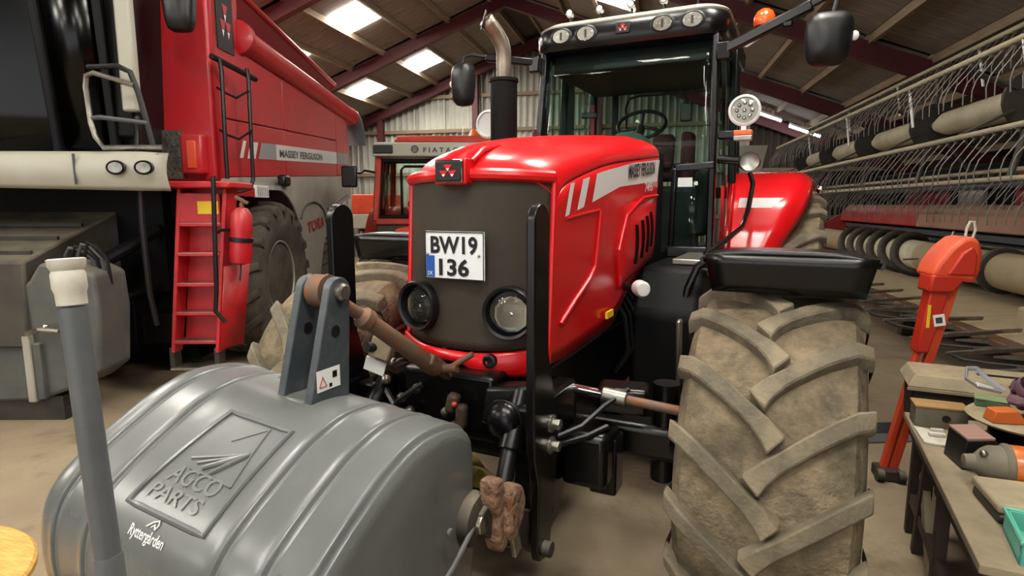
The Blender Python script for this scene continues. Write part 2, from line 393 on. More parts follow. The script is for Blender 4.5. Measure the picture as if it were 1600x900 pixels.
# ---------------------------------------------------------------- wheels
def carcass(R_, W, rim):
    h = W/2
    return [(rim,-h*.78),(rim+.05,-h*.92),(rim+(R_-rim)*.5,-h*1.0),(R_-.11,-h*.96),(R_-.06,-h*.86),(R_-.04,-h*.6),(R_-.03,-h*.3),(R_-.028,0),
            (R_-.03,h*.3),(R_-.04,h*.6),(R_-.06,h*.86),(R_-.11,h*.96),(rim+(R_-rim)*.5,h*1.0),(rim+.05,h*.92),(rim,h*.78)]
def crown(R_, W, x):
    a = abs(x)/(W/2); return lerp([(0,R_-.028),(.3,R_-.03),(.6,R_-.04),(.86,R_-.06),(.96,R_-.11),(1.0,R_-.16)], a)
def lug_mesh(R_, W, side, sweep, hw, hh=.042):
    b = B(); n = 8; rings = []
    for i in range(n+1):
        s = i/n; xx = -.035 + s*(W*.5+.035); x = side*xx
        x_ = min(abs(xx), W*.48)
        th = sweep*(s**.85)
        rb = crown(R_, W, x_); rt = rb + hh*(1 if s < .93 else .85)
        if s > .99: rt = rb + .012 + .035; 
        w0 = hw*1.25/R_; w1 = hw/R_*(.8 if i == 0 else 1)
        xo = x + (side*.012 if i == n else 0)
        for r, t in ((rb-.02, th-w0), (rt, th-w1), (rt, th+w1), (rb-.02, th+w0)):
            dx_ = side*hw*.75*(1 if t < th else -1) if i == 0 else (side*hw*.3*(1 if t < th else -1) if i == 1 else 0)
            rings.append((xo+dx_, -r*math.cos(t), r*math.sin(t)))
    # shoulder end: runs a little down the sidewall
    fs = []
    x = side*(W*.5+.006); th = sweep
    for r, t in ((R_-.2, th-hw/R_), (R_-.19, th-hw*.8/R_), (R_-.19, th+hw*.8/R_), (R_-.2, th+hw/R_)):
        rings.append((x, -r*math.cos(t), r*math.sin(t)))
    m = n+2
    for i in range(m-1):
        for j in range(4):
            k = (j+1) % 4; fs.append((i*4+j, i*4+k, (i+1)*4+k, (i+1)*4+j))
    fs += [(3,2,1,0), tuple((m-1)*4+j for j in range(4))]
    return b.add(rings, fs)
def make_wheel(name, parent, loc, R_, W, rim, n, sweep, hw, tm, rimm, vis=None, spin=0, dish=1, bolts=8):
    w = B().lathe(carcass(R_, W, rim), (0,0,0), (1,0,0), 48).build(name, tm, parent, loc=loc)
    protos = {}
    for side in (-1, 1):
        for k in range(n):
            th = 2*PI*(k + (.5 if side > 0 else 0))/n + spin
            deg = math.degrees(th) % 360
            if side not in protos:
                o = lug_mesh(R_, W, side, sweep, hw).build('lug', tm.replace('tyre','tyre_lug'), w, bevel=.008, seg=1); protos[side] = o
            else: o = inst(protos[side], w)
            o.rotation_euler = (-th, 0, 0)
    r = B(); d = dish*W*.2
    r.lathe([(rim+.012, -W*.4),(rim-.03,-W*.37),(rim-.045,-W*.2),(rim-.05,W*.2),(rim-.03,W*.37),(rim+.012,W*.4)], (0,0,0), (1,0,0), 36)
    r.f = r.f[:-2]
    r.build('rim', rimm, w, solid=.012)
    for sx in (-1,1): B().path([(sx*W*.41,(rim+.004)*math.cos(2*PI*q/40),(rim+.004)*math.sin(2*PI*q/40)) for q in range(40)],.014,6,closed=True).build('rim_edge','rim_pale',w)
    B().lathe([(rim-.04,d*.6),(rim*.7,d),(rim*.45,d*.8),(rim*.4,d*1.4),(0,d*1.5)], (0,0,0), (1,0,0), 36).build('wheel_disc', rimm, w, solid=.015)
    for k in range(bolts):
        t = 2*PI*k/bolts; B().tube((d*.85, rim*.55*math.cos(t), rim*.55*math.sin(t)), (d*.85+(.03 if d > 0 else -.03), rim*.55*math.cos(t), rim*.55*math.sin(t)), .014, n=6).build('wheel_nut', 'steel', w)
    return w

# ---------------------------------------------------------------- the red tractor in the middle
TR = thing('tractor', 'large red tractor with brown grille, number plate and tall cab in the middle', 'tractor', (-.783, 2.327, 0), R(-12.7))
FW = .705
make_wheel('front_wheel', TR, (1.215, .5, FW), FW, .60, .38, 16, .40, .035, 'tyre', 'rim_grey', spin=.02)
make_wheel('front_wheel', TR, (-.89, .5, FW), FW, .60, .38, 16, .40, .035, 'tyre', 'rim_grey', spin=.12, dish=-1)
make_wheel('rear_wheel', TR, (1.14, 3.62, .92), .92, .62, .5, 20, .30, .04, 'tyre', 'rim_grey')
make_wheel('rear_wheel', TR, (-1.14, 3.62, .92), .92, .62, .5, 20, .30, .04, 'tyre', 'rim_grey', dish=-1)
# --- bonnet
ZT = [(0,1.872),(.05,1.925),(.14,1.965),(.3,2.0),(.7,2.065),(1.4,2.14),(1.88,2.185)]
HWID = [(0,.352),(.5,.375),(1.0,.395),(1.5,.405),(1.88,.405)]
ZB = [(0,1.06),(.2,1.05),(.95,1.09),(1.2,1.21),(1.5,1.31),(1.88,1.42)]
def ufront(v): return .19*(min(abs(v),.36)/.352)**2.2
def hw_(u): return smooth(HWID, u)
def hood_pt(t, u, sgn):        # t 0 = lower edge of the side, .5 = shoulder, 1 = centre of the top
    zt = smooth(ZT, u); w = hw_(u); zs = zt - .135; zb = lerp(ZB, u)
    if t <= .5:
        z = zb + (zs-zb)*t*2; v = w - .03*max(0, (zs-z))**1.3
    else:
        a = (t-.5)*PI; e = 2/2.5
        v = w*max(0,math.cos(a))**e; z = zs + .135*max(0,math.sin(a))**e
        # raised centre band on the bonnet top
        bw = .1 + .12*min(1,u/1.0)
        z += .012*(1/(1+math.exp((v-bw)*90)))*min(1, u*4)
    un = u + ufront(v)*max(0, 1-u/.9)
    return (sgn*v, un, z)
def side_v(u, z):
    u0 = u
    for _ in range(6): u0 = u - ufront(hw_(u0))*max(0, 1-u0/.9)
    u0 = max(0, u0); zs = smooth(ZT, u0)-.135; w = hw_(u0)
    if z <= zs: return w - .03*(zs-z)**1.3
    s = min(1, ((z-zs)/.135))**1.25; return w*max(0, 1-s*s)**.4
US = [0,.006,.012,.02,.03,.045,.06,.08,.1,.125,.15,.175,.2,.235,.27,.31,.35,.4,.45,.55,.65,.75,.85,.95,1.05,1.2,1.35,1.5,1.65,1.78,1.86,1.88]
def hood_grid(t0, t1, nt, sgns):
    b = B()
    for sgn in sgns:
        vs = [hood_pt(t0+(t1-t0)*j/nt, u, sgn) for u in US for j in range(nt+1)]; k = nt+1
        b.add(vs, [(i*k+j,(i+1)*k+j,(i+1)*k+j+1,i*k+j+1) for i in range(len(US)-1) for j in range(nt)])
    return b
hood_grid(.5, 1, 36, (1,-1)).build('bonnet', 'red', TR, solid=.012, ang=60)
SP = {}
for s in (1, -1):
    SP[s] = hood_grid(0, .497, 12, (s,)).build('side_panel', 'red', TR, solid=.014, ang=60)
# front lip of the bonnet above the grille
lip = []
for i in range(29):
    v = -.352 + .704*i/28; lip.append((v, ufront(v)-.004, 1.862 - .01*(v/.35)**2))
B().path(lip, .026, 10).build('bonnet_lip', 'red', TR)
# grille
def gr(a, c, push=0):
    v = -.352+.704*a; z = 1.06 + .80*c
    k = 1 - .012*(1-c)*3
    dv = .19*(abs(v)/.352)**2.2*(.72+.28*c)
    return (v*k, dv - push + .004, z)
B().grid(lambda a,c: gr(a, .09+.91*c), 28, 20).build('grille', 'grille', TR, solid=.01)
# red lower lip of the nose, with a middle dip
lowlip = B()
def lw(a, c):
    v = -.36+.72*a; z0 = 1.035 + .05*math.exp(-((v+.06)/.13)**4); z1 = 1.155 - .035*(1-(abs(v)/.36)**2)
    p = gr(a, 0); return (v, p[1]-.012-.012*math.sin(c*PI), z0+(z1-z0)*c)
lowlip.grid(lw, 32, 8).build('nose_lip', 'red', TR, solid=.02)
B().lathe([(.03,0),(.03,.02),(.022,.024),(.02,.012),(0,.01)], (.155,.0,1.1), (0,-1,0), 20).build('camera_socket', 'black_plastic', TR)
for s in (-1, 1):
    b = B(); b.path([(s*.355, .19*(.72+.28*c)+.0, 1.08+.78*c) for c in [i/14 for i in range(15)]], .012, 8); b.build('grille_frame', 'red', TR)
# emblem on the nose
em = B().box(-.075,.075,-.05,.06,1.82,1.925).build('emblem_mount', 'red', TR, bevel=.008)
B().box(-.064,.064,-.062,-.05,1.828,1.918).build('emblem_plate', 'chrome', em, bevel=.008)
B().box(-.06,.06,-.066,-.055,1.832,1.914).build('emblem_plate', 'ink', em, bevel=.006)
logo_tri(em, lambda x,y: (-.05+.1*x, -.068, 1.837+.072*y))
# bonnet crease spear behind the emblem
B().path([(.075,-.0,1.915),(.085,.08,1.965),(.1,.2,1.992)], [.008,.012,.003], 8).build('bonnet_crease', 'red', em)
# number plate
pl = B().box(-.142,.142,-.028,-.018,1.432,1.632).build('number_plate', 'plate_white', TR, bevel=.006)
for nm, rect in (('plate_rim',(-.139,.139,1.435,1.629)),):
    x0,x1,z0,z1 = rect; B().path([(x0,-.03,z0),(x1,-.03,z0),(x1,-.03,z1),(x0,-.03,z1)], .003, 6, closed=True).build(nm, 'ink', pl)
text('plate_characters', 'BW19', bil((-.112,-.031,1.538),(.112,-.031,1.538),(.112,-.031,1.612),(-.112,-.031,1.612)), 'ink', pl, bold=.03)
text('plate_characters', '136', bil((-.072,-.031,1.447),(.072,-.031,1.447),(.072,-.031,1.52),(-.072,-.031,1.52)), 'ink', pl, bold=.03)
B().box(-.135,-.095,-.0305,-.027,1.44,1.53).build('country_strip', 'plate_blue', pl)
text('country_letters', 'DK', bil((-.127,-.0312,1.448),(-.103,-.0312,1.448),(-.103,-.0312,1.464),(-.127,-.0312,1.464)), 'white', pl)
for x in (-.128,.118): B().ball((x,-.03,1.535),.006).build('plate_screw','steel',pl)
# headlamps in dark round recesses
for s in (-1, 1):
    c = Vector((.222 if s > 0 else -.205, .05 if s > 0 else .045, 1.302)); ax = Vector((s*.18, -1, 0)).normalized()
    hl = B().lathe([(.108,-.01),(.112,.042),(.105,.056),(.094,.05),(.085,.012)], c, ax, 36).build('headlamp_bezel', 'black_plastic', TR)
    cc = c + Vector((.018,0,.0))
    B().lathe([(.0,.014),(.022,.016),(.045,.024),(.064,.036),(.074,.048)], cc, ax, 11).build('reflector', 'reflector', hl, ang=3)
    for k in range(6):
        t = k*PI/3; B().obox(cc+ax*.03+Vector((math.cos(t)*.045,0,math.sin(t)*.045)), (.026,.012,.026), (.3*math.sin(t),t,.3*math.cos(t))).build('reflector_facet','reflector',hl,bevel=.004)
    B().ball(cc+ax*.03, .02).build('bulb_cover','chrome',hl)
    B().lathe([(.077,.048),(.062,.058),(.035,.064),(0,.066)], cc, ax, 32).build('lens', 'lens', hl)
# side decals: grey stripe with lettering, two slanted bars, model number
def sd(u, z, e=.009): return (side_v(u, z)+e, u, z)
def decal(name, m, top, bot, u0, u1, slant=0, n=16, parent=None, e=.009):
    b = B(); b.grid(lambda a,c: sd(*( (lambda zz: (u0+(u1-u0)*a + slant*(c), zz))(bot(u0+(u1-u0)*a)+(top(u0+(u1-u0)*a)-bot(u0+(u1-u0)*a))*c) ), e), n, 6)
    return b.build(name, m, parent or SP[1])
top = lambda u: lerp([(.2,1.815),(.7,1.905),(1.2,1.975),(1.8,2.03)], u); bot = lambda u: lerp([(.2,1.67),(.55,1.74),(1.0,1.835),(1.8,1.89)], u)
decal('stripe', 'white_decal', top, bot, .60, 1.84, .05)
decal('stripe_bar', 'white_decal', top, bot, .42, .50, .06, 3)
decal('stripe_bar', 'white_decal', top, bot, .29, .335, .05, 3)
text('side_lettering', 'MASSEY FERGUSON', lambda x,y: sd(1.14+.6*x, lerp([(1.1,1.878),(1.75,1.935)],1.14+.6*x)+.078*y, .014), 'ink', SP[1], bold=.03)
text('model_number', '7495', lambda x,y: sd(1.5+.2*x, 1.815+.058*y + .012*x, .014), 'white', SP[1], bold=.02)
# recessed grey-red side screen with a raised rim
ins = [(.33,1.68),(.70,1.715),(.67,1.44),(.55,1.36),(.28,1.24),(.30,1.45)]
b = B(); c0 = (.5,1.52); P = [sd(u,z,.007) for u,z in ins]; b.add(P+[sd(*c0,.007)], [(i,(i+1)%6,6) for i in range(6)]); b.build('side_screen', 'red_inset', SP[1])
B().path([sd(u,z,.012) for u,z in ((.71,1.71),(.69,1.56),(.67,1.44),(.6,1.38),(.45,1.31),(.28,1.22))], .011, 8).build('panel_rib', 'red', SP[1])
B().path([sd(u,z,.008) for u,z in ((.31,1.68),(.5,1.7),(.71,1.715))], .006, 6).build('panel_rib', 'red', SP[1])
# bulged rear panel with slots
def bulge(a, c):
    u = 1.02+.82*a; z = 1.27+.12*a+ (.47-.06*a)*c
    e = .05*math.sin(PI*min(1,max(0,a)))**.5*math.sin(PI*c)**.5
    return sd(u, z, .006+e)
B().grid(bulge, 16, 14).build('rear_side_panel', 'red', SP[1])
for k in range(4):
    a0 = .28+.13*k
    pts = [Vector(bulge(a0+.02*math.sin(c*PI)-.06*c, c))+Vector((.002,0,0)) for c in [.22+.5*i/10+.03*k for i in range(11)]]
    B().path(pts, .014, 8, flat=.7).build('vent_slot', 'black_matte', SP[1])
B().path([sd(1.05,1.3,.02),sd(1.0,1.5,.02),sd(1.1,1.68,.025),sd(1.4,1.78,.03),sd(1.82,1.8,.02)], .01, 8).build('panel_rib','red',SP[1])
B().box(.388,.401,.83,.94,1.15,1.185).build('warning_label', 'yellow', SP[1])
# black trim under the side panels
for s in (1,-1):
    B().path([(s*(side_v(max(u,.2),1.1)-.008), u, z-.012) for u,z in ((.2,1.045),(.5,1.055),(.8,1.075),(.98,1.1),(1.1,1.15),(1.25,1.225))], .014, 8).build('panel_trim','black',TR)
# --- engine, chassis
B().prism([(.2,1.02),(1.1,1.06),(1.9,1.4),(2.2,1.45),(2.2,.6),(.9,.55),(.15,.72)], lambda u,z,t:(t,u,z), -.3, .3).build('engine_block', 'black', TR, bevel=.02)
B().box(-.36,.36,1.85,2.3,.9,2.12).build('bulkhead', 'black_matte', TR, bevel=.02)
B().box(-.3,.3,2.2,4.2,.6,1.25).build('gearbox', 'black_matte', TR, bevel=.04)
for z,(u0,u1) in ((1.2,(1.15,1.8)),(1.05,(1.0,1.7))): B().tube((.31,u0,z),(.31,u1,z),.03).build('engine_pipe','black',TR)
for k in range(5):
    u = 1.15+.1*k; B().path([(.32,u,1.25),(.40,u+.03,1.1),(.42,u+.05,.9),(.33,u+.1,.75)], .013, 6).build('hose','black_plastic',TR)
B().lathe([(.0,.06),(.035,.055),(.045,.03),(.045,-.03),(.03,-.05)], (.5,1.12,1.28), (.5,-.86,0), 20).build('filler_cap', 'white', TR)
B().tube((.33,1.2,1.27),(.48,1.14,1.28),.02).build('filler_neck','black_plastic',TR)
# front axle
B().box(-.62,.9,.42,.58,.6,.76).build('axle_beam', 'black', TR, bevel=.03)
B().box(-.24,.24,.3,.7,.52,.8).build('axle_carrier', 'black', TR, bevel=.03)
for s in (-1,1):
    B().lathe([(.10,0),(.12,.08),(.17,.1),(.17,.25),(.1,.3)], (.82 if s > 0 else -.55,.5,FW), (s,0,0), 24).build('hub', 'black', TR)
    B().tube((.78 if s > 0 else -.55,.5,.5),(.78 if s > 0 else -.55,.5,.95),.06).build('kingpin','black',TR)
    B().obox((s*.62,.36,.9),(.22,.16,.12),(0,0,s*.2)).build('steering_arm','black',TR,bevel=.02)
    B().tube((s*.30,.30,.94),(s*.55,.28,.93),.022).build('steering_ram','chrome',TR)
    B().tube((s*.55,.28,.93),(s*.66,.28,.92),.034).build('ram_collar','steel',TR,bevel=.006)
    B().tube((s*.66,.28,.92),(.95 if s > 0 else -.68,.28,.9),.02).build('tie_rod','rusty_steel',TR)
    B().path([(s*.46,-.03,.83),(s*.52,.1,.84),(s*.58,.22,.9),(s*.66,.3,.96)], .012, 6).build('hose','black_plastic',TR)
    B().path([(s*.46,-.03,.80),(s*.54,.1,.8),(s*.6,.2,.82)], .012, 6).build('hose','black_plastic',TR)
    B().obox((s*.57,.3,.62),(.12,.12,.26)).build('axle_stop','black',TR,bevel=.012)
# front linkage: upright guard bars that become side plates
for s in (1,-1):
    gu = -.08
    prof = [(-.18,.95)] + [(-.115+.065*math.cos(a), 1.68+.065*math.sin(a)) for a in [PI - PI*i/10 for i in range(11)]] + [(-.05,1.2),(.0,1.05),(.06,.85),(.04,.72),(-.02,.42),(-.06,.385),(-.12,.40),(-.14,.46),(-.13,.7),(-.17,.82)]
    B().prism(prof, lambda u,z,t:(t,u+gu,z), s*.432, s*.468).build('guard_bar', 'black', TR, bevel=.006)
    for u,z in ((-.10,.915),(-.105,.83)):
        B().lathe([(.034,0),(.034,.008),(.026,.01),(.026,.012)],(s*.468,u,z),(s,0,0),20).build('washer','steel',TR)
        B().tube((s*.478,u,z),(s*.506,u,z),.022,n=6).build('bolt','steel',TR,bevel=.003)
    B().tube((s*.40,-.165,.44),(s*.50,-.165,.44),.03).build('pivot_pin','black_dusty',TR)
    # lower link arm out to the weight
    B().prism([(-.02,.42),(-.02,.5),(-.3,.66),(-.5,.78),(-.56,.76),(-.54,.68),(-.4,.56),(-.2,.44)], lambda u,z,t:(t,u,z), s*.375, s*.42).build('lower_link','black_dusty',TR,bevel=.008)
    B().tube((s*.33,-.06,1.0),(s*.34,-.2,.82),.05).build('lift_cylinder','black',TR)
    B().tube((s*.34,-.2,.82),(s*.36,-.34,.64),.032).build('cylinder_rod','black_plastic',TR)
    B().lathe([(.03,-.03),(.045,-.02),(.045,.05),(.03,.06)],(s*.36,-.34,.66),(1,0,0),16).build('rod_eye','black_dusty',TR)
    # muddy catch hook
    B().lathe([(.02,-.05),(.085,-.045),(.09,-.02),(.085,.02),(.05,.03)],(s*.375,-.53,.72),(s,0,0),24).build('catch_ball','black_dusty',TR)
    hk = B().prism([(-.52,.86),(-.46,.85),(-.44,.78),(-.40,.75),(-.38,.68),(-.42,.6),(-.47,.58),(-.50,.64),(-.49,.72),(-.53,.78)], lambda u,z,t:(t,u,z), s*.385, s*.45).build('catch_hook','mud',TR,bevel=.015,seg=3)
    B().prism([(-.46,.80),(-.36,.79),(-.33,.72),(-.36,.66),(-.42,.60),(-.47,.66)], lambda u,z,t:(t,u,z), s*.40, s*.475).build('claw_plate','mud',hk,bevel=.02,seg=3)
    B().path([(s*.42,-.47,.80),(s*.455,-.45,.77),(s*.46,-.44,.70),(s*.43,-.44,.64)],.018,8).build('claw_spring','rusty_steel',hk)
    B().obox((s*.44,-.38,.63),(.018,.05,.24),(.3,0,0)).build('hook_latch','steel',hk,bevel=.004)
for s in (1,-1):
    B().prism([(-.16,.98),(.3,.98),(.3,.7),(.12,.42),(-.1,.36),(-.16,.45)],lambda u,z,t:(t,u,z),s*.33,s*.42).build('linkage_plate','black',TR,bevel=.015)
    B().box(min(s*.42,s*.62),max(s*.42,s*.62),.12,.34,.56,.80).build('axle_casting','black',TR,bevel=.03)
B().box(-.4,.4,.1,.4,.7,.95).build('front_casting','black_matte',TR,bevel=.03)
B().box(-.43,.43,-.1,.12,.78,.86).build('cross_tube','black',TR,bevel=.02)
B().box(-.43,.43,-.06,.06,.42,.5).build('cross_tube','black',TR,bevel=.02)
B().box(-.22,.22,-.1,.25,.8,1.06).build('linkage_tower','black',TR,bevel=.02)
B().hexa([(.17,-.14,.88),(.40,-.12,.84),(.40,.0,.84),(.17,.0,.88),(.19,-.12,1.02),(.40,-.08,1.05),(.40,.0,1.05),(.19,0,1.02)]).build('guard_plate','black',TR,bevel=.015)
B().ball((.295,-.16,.92),.075,20,10,(1,.8,1)).build('shaft_cover','black',TR)
B().lathe([(.078,0),(.082,.006),(.078,.012)],(.295,-.155,.92),(0,-1,0),28).build('shaft_ring','black_plastic',TR)
for k,(v,z,h) in enumerate(((.06,.95,.08),(.10,.90,.10),(.07,.84,.07))):
    B().obox((v,-.15,z),(.05-.006*k,.05,h),(0,.25-.2*k,.2)).build('coupler','rusty_dark',TR,bevel=.014)
B().ball((.085,-.18,.955),.012).build('coupler_cap','combine_red',TR)
for v,z in ((-.12,.98),(-.2,.93),(-.28,1.0),(-.16,.88),(.02,.9)):
    B().ball((v,-.14,z),.022).build('coupler_ball','steel' if v < -.15 else 'black_dusty',TR)
B().path([(-.1,-.13,1.0),(-.16,-.2,.95),(-.22,-.16,.9),(-.3,-.12,.95)],.014,6).build('hose','black_plastic',TR)
# top link
B().tube((-.15,-.622,1.455),(-.10,-.48,1.345),.022).build('top_link_screw','rusty_steel',TR)
B().lathe([(.025,0),(.04,.02),(.04,.05),(.03,.06),(.033,.26),(.036,.42),(.03,.44)],(-.105,-.50,1.358),(.10,.31,-.255),20).build('top_link','rusty_steel',TR)
B().lathe([(.03,-.032),(.055,-.03),(.055,.03),(.03,.032)],(-.15,-.622,1.455),(1,0,0),24).build('top_link_eye','rusty_steel',TR)
B().obox((0,-.15,1.09),(.05,.2,.05),(-.6,0,0)).build('top_link_fork','rusty_steel',TR,bevel=.01)
B().tube((.06,-.16,1.1),(.15,-.14,1.16),.012).build('top_link_pin','rusty_steel',TR)
B().tube((-.06,-.16,1.08),(.09,-.16,1.1),.018).build('top_link_pin','rusty_steel',TR)
# socket block with label left of the top link
sb = B().obox((-.24,-.2,1.16),(.09,.08,.09),(0,.3,.3)).build('socket_block','bench_top',TR,bevel=.008)
B().tube((-.255,-.23,1.165),(-.27,-.262,1.168),.02).build('socket_hole','ink',sb)
B().obox((-.27,-.22,1.08),(.09,.01,.06),(.2,.35,.3)).build('socket_label','white',sb)
# front mudguards
for s in (1,-1):
    b = B()
    def fd(a, c):
        u = lerp([(0,.23),(.25,.40),(.45,.55),(.7,.85),(1,1.2)],a); z = lerp([(0,1.562),(.25,1.565),(.45,1.55),(.7,1.49),(1,1.33)],a)
        hwd = lerp([(0,.29),(.3,.30),(1,.29)],a); v = 1.24 + (c*2-1)*hwd
        if s < 0: u += .48; v = .93 + (v-1.24)*.95
        z -= .03*abs(c*2-1)**4
        return (s*v, u, z)
    fb = B().grid(fd, 20, 16).build('mudguard','black',TR,solid=.02,ang=50)
    B().path([fd(a,1) for a in [i/20 for i in range(21)]],.014,6).build('mudguard_edge','black_plastic',fb)
    B().path([fd(a,0) for a in [i/20 for i in range(21)]],.014,6).build('mudguard_edge','black_plastic',fb)
    ap = B(); ap.grid(lambda a,c: (s*((1.24 if s > 0 else .93)+(c*2-1)*(.255+.03*a)*(1 if s > 0 else .85)), (.25 if s > 0 else .73)-.02*a, 1.415+.14*a), 4, 8)
    ap.build('mudguard_apron','black',fb,solid=.012)
    B().path([(s*(1.2 if s > 0 else .9),.8,1.46),(s*(.95 if s > 0 else .6),.8,1.43),(s*(.88 if s > 0 else .55),.75,1.1),(s*(.84 if s > 0 else .53),.62,.85)],.02,8).build('mudguard_bracket','black',TR)
# tank, steps and grab bar on the near side
B().prism([(1.35,.45),(2.6,.45),(2.75,.7),(2.7,1.36),(1.55,1.36),(1.35,1.1)], lambda u,z,t:(t,u,z), .38, .78).build('fuel_tank','black_matte',TR,bevel=.04)
B().prism([(1.35,.45),(2.6,.45),(2.75,.7),(2.7,1.36),(1.55,1.36),(1.35,1.1)], lambda u,z,t:(t,u,z), -.78, -.38).build('tool_box','black',TR,bevel=.04)
B().path([(.86,1.52,1.42),(.80,1.48,1.42),(.75,1.46,1.38),(.70,1.45,1.25),(.66,1.44,1.0),(.63,1.44,.72)],.024,10).build('grab_bar','black',TR)
B().obox((.74,1.0,.98),(.025,.06,.34),(.1,0,0)).build('step_edge','steel',TR,bevel=.01)
for z in (.45,.72,1.0): B().box(.72,.98,1.75,2.05,z,z+.03).build('step','black',TR,bevel=.006)
B().box(.55,.9,1.7,2.3,1.36,1.4).build('platform','steel',TR,bevel=.01)
B().box(.45,.85,1.62,2.25,1.30,1.355).build('platform_skirt','black',TR,bevel=.01)
# --- cab
def pil(name, p, q, w=.06, d=.07): return B().beam(p,q,w,d,(0,1,0)).build(name,'black',TR,bevel=.012)
for s in (1,-1):
    pil('front_pillar',(s*.70,2.32,1.36),(s*.655,2.5,2.96),.05,.09)
    pil('middle_pillar',(s*.76,3.1,1.4),(s*.72,3.1,2.96))
    pil('rear_pillar',(s*.70,3.85,1.75),(s*.66,3.75,2.96),.08,.08)
    pil('front_lower_post',(s*.43,2.28,1.38),(s*.43,2.33,2.0),.04,.05)
    B().beam((s*.43,2.33,2.0),(s*.70,2.36,2.02),.04,.05).build('window_bar','black',TR,bevel=.008)
    B().beam((s*.40,2.28,1.40),(s*.72,2.32,1.40),.06,.08).build('cab_sill','black',TR,bevel=.01)
    B().beam((s*.72,2.3,1.38),(s*.72,3.9,1.45),.06,.1).build('cab_sill','black',TR,bevel=.01)
    B().beam((s*.66,2.5,2.93),(s*.68,3.8,2.93),.06,.06).build('roof_rail','black',TR)
    g = B().add([(s*.725,2.38,1.44),(s*.775,3.07,1.46),(s*.735,3.07,2.92),(s*.675,2.53,2.92)],[(0,1,2,3)]).build('side_window','side_glass',TR,solid=.006)
    B().add([(s*.77,3.14,1.8),(s*.71,3.82,1.8),(s*.67,3.74,2.92),(s*.735,3.14,2.92)],[(0,1,2,3)]).build('side_window','side_glass',TR,solid=.006)
    B().add([(s*.43,2.30,1.42),(s*.70,2.34,1.42),(s*.69,2.37,2.0),(s*.43,2.335,2.0)],[(0,1,2,3)]).build('lower_window','glass',TR,solid=.006)
ws = B().grid(lambda a,c: ((a*2-1)*(.69-.035*c), 2.355+.15*c-.012*(1-(a*2-1)**2), 2.0+.95*c), 16, 4).build('windscreen','glass',TR,solid=.006)
B().add([(-.62,3.83,1.9),(.62,3.83,1.9),(.62,3.76,2.92),(-.62,3.76,2.92)],[(0,1,2,3)]).build('rear_window','glass',TR,solid=.006)
B().beam((-.68,3.85,1.85),(.68,3.85,1.85),.08,.1).build('rear_cross_bar','black',TR)
B().box(-.7,.7,2.5,3.85,1.30,1.38).build('cab_floor','interior',TR)
B().box(-.66,.66,2.62,3.78,2.80,2.98).build('headliner','interior',TR,bevel=.03)
# roof: rounded black visor and cream top
def rr_(hx, y0, y1, r, n=6):
    P = []
    for cx,cy,a0 in ((hx-r,y1-r,0),(-hx+r,y1-r,90),(-hx+r,y0+r,180),(hx-r,y0+r,270)):
        for i in range(n+1):
            a = R(a0+90*i/n); P.append((cx+r*math.cos(a), cy+r*math.sin(a)))
    return P
def stack(levels, name, m, ang=50):
    b = B(); n = None
    for hx,y0,y1,r,z in levels:
        ring = rr_(hx,y0,y1,r); n = len(ring); b.v += [(x,y,z+(.03*(1-(x/.75)**2))) for x,y in ring]
    L_ = len(levels)
    for k in range(L_-1):
        for i in range(n): b.f.append((k*n+i,k*n+(i+1)%n,(k+1)*n+(i+1)%n,(k+1)*n+i))
    b.f.append(tuple(range(n-1,-1,-1))); b.f.append(tuple((L_-1)*n+i for i in range(n)))
    return b.build(name,m,TR,ang=ang)
roof = stack([(.70,2.42,3.95,.12,2.925),(.735,2.40,3.98,.16,2.965),(.74,2.40,3.98,.16,3.06),(.725,2.43,3.97,.16,3.10)],'cab_roof','black')
stack([(.725,2.445,3.97,.16,3.098),(.735,2.44,3.975,.16,3.115),(.71,2.50,3.95,.18,3.15),(.6,2.6,3.85,.2,3.17)],'roof_cap','beige')
for v in (-.49,-.29,.29,.50):
    o = B().lathe([(.088,0),(.09,.012),(.075,.018),(.07,.0)],(v,2.405,3.035),(0,-1,0),28).xf(lambda p,v=v:(p[0],p[1],3.035+(p[2]-3.035)*.72)).build('roof_lamp','black_plastic',roof)
    B().lathe([(0,.002),(.04,.006),(.066,.016)],(v,2.405,3.035),(0,-1,0),24).xf(lambda p:(p[0],p[1],3.035+(p[2]-3.035)*.72)).build('roof_lamp_reflector','steel',roof,solid=.003)
    B().lathe([(.07,.014),(.04,.024),(0,.028)],(v,2.405,3.035),(0,-1,0),24).xf(lambda p:(p[0],p[1],3.035+(p[2]-3.035)*.72)).build('roof_lamp_lens','lens',roof)
    B().obox((v,2.392,3.035),(.02,.008,.06)).build('roof_lamp_bulb','ink_grey',roof,bevel=.003)
rp_ = B().box(-.055,.055,2.388,2.42,3.0,3.085).build('roof_emblem','black_plastic',roof,bevel=.008)
logo_tri(rp_, lambda x,y:(-.045+.09*x,2.386,3.005+.072*y),'silver_decal','red')
for k in range(5):
    v = -.5+.25*k
    o = B().lathe([(.026,-.03),(.034,0),(.034,.02),(.028,.03)],(v,2.62,3.265),(0,-1,.0),18).build('roof_work_light','chrome',roof)
    B().tube((v,2.64,3.16),(v,2.64,3.25),.012).build('lamp_stalk','black_plastic',o)
    B().ball((v,2.592,3.265),.024,14,6,(1,.4,1)).build('lamp_lens','white',o)
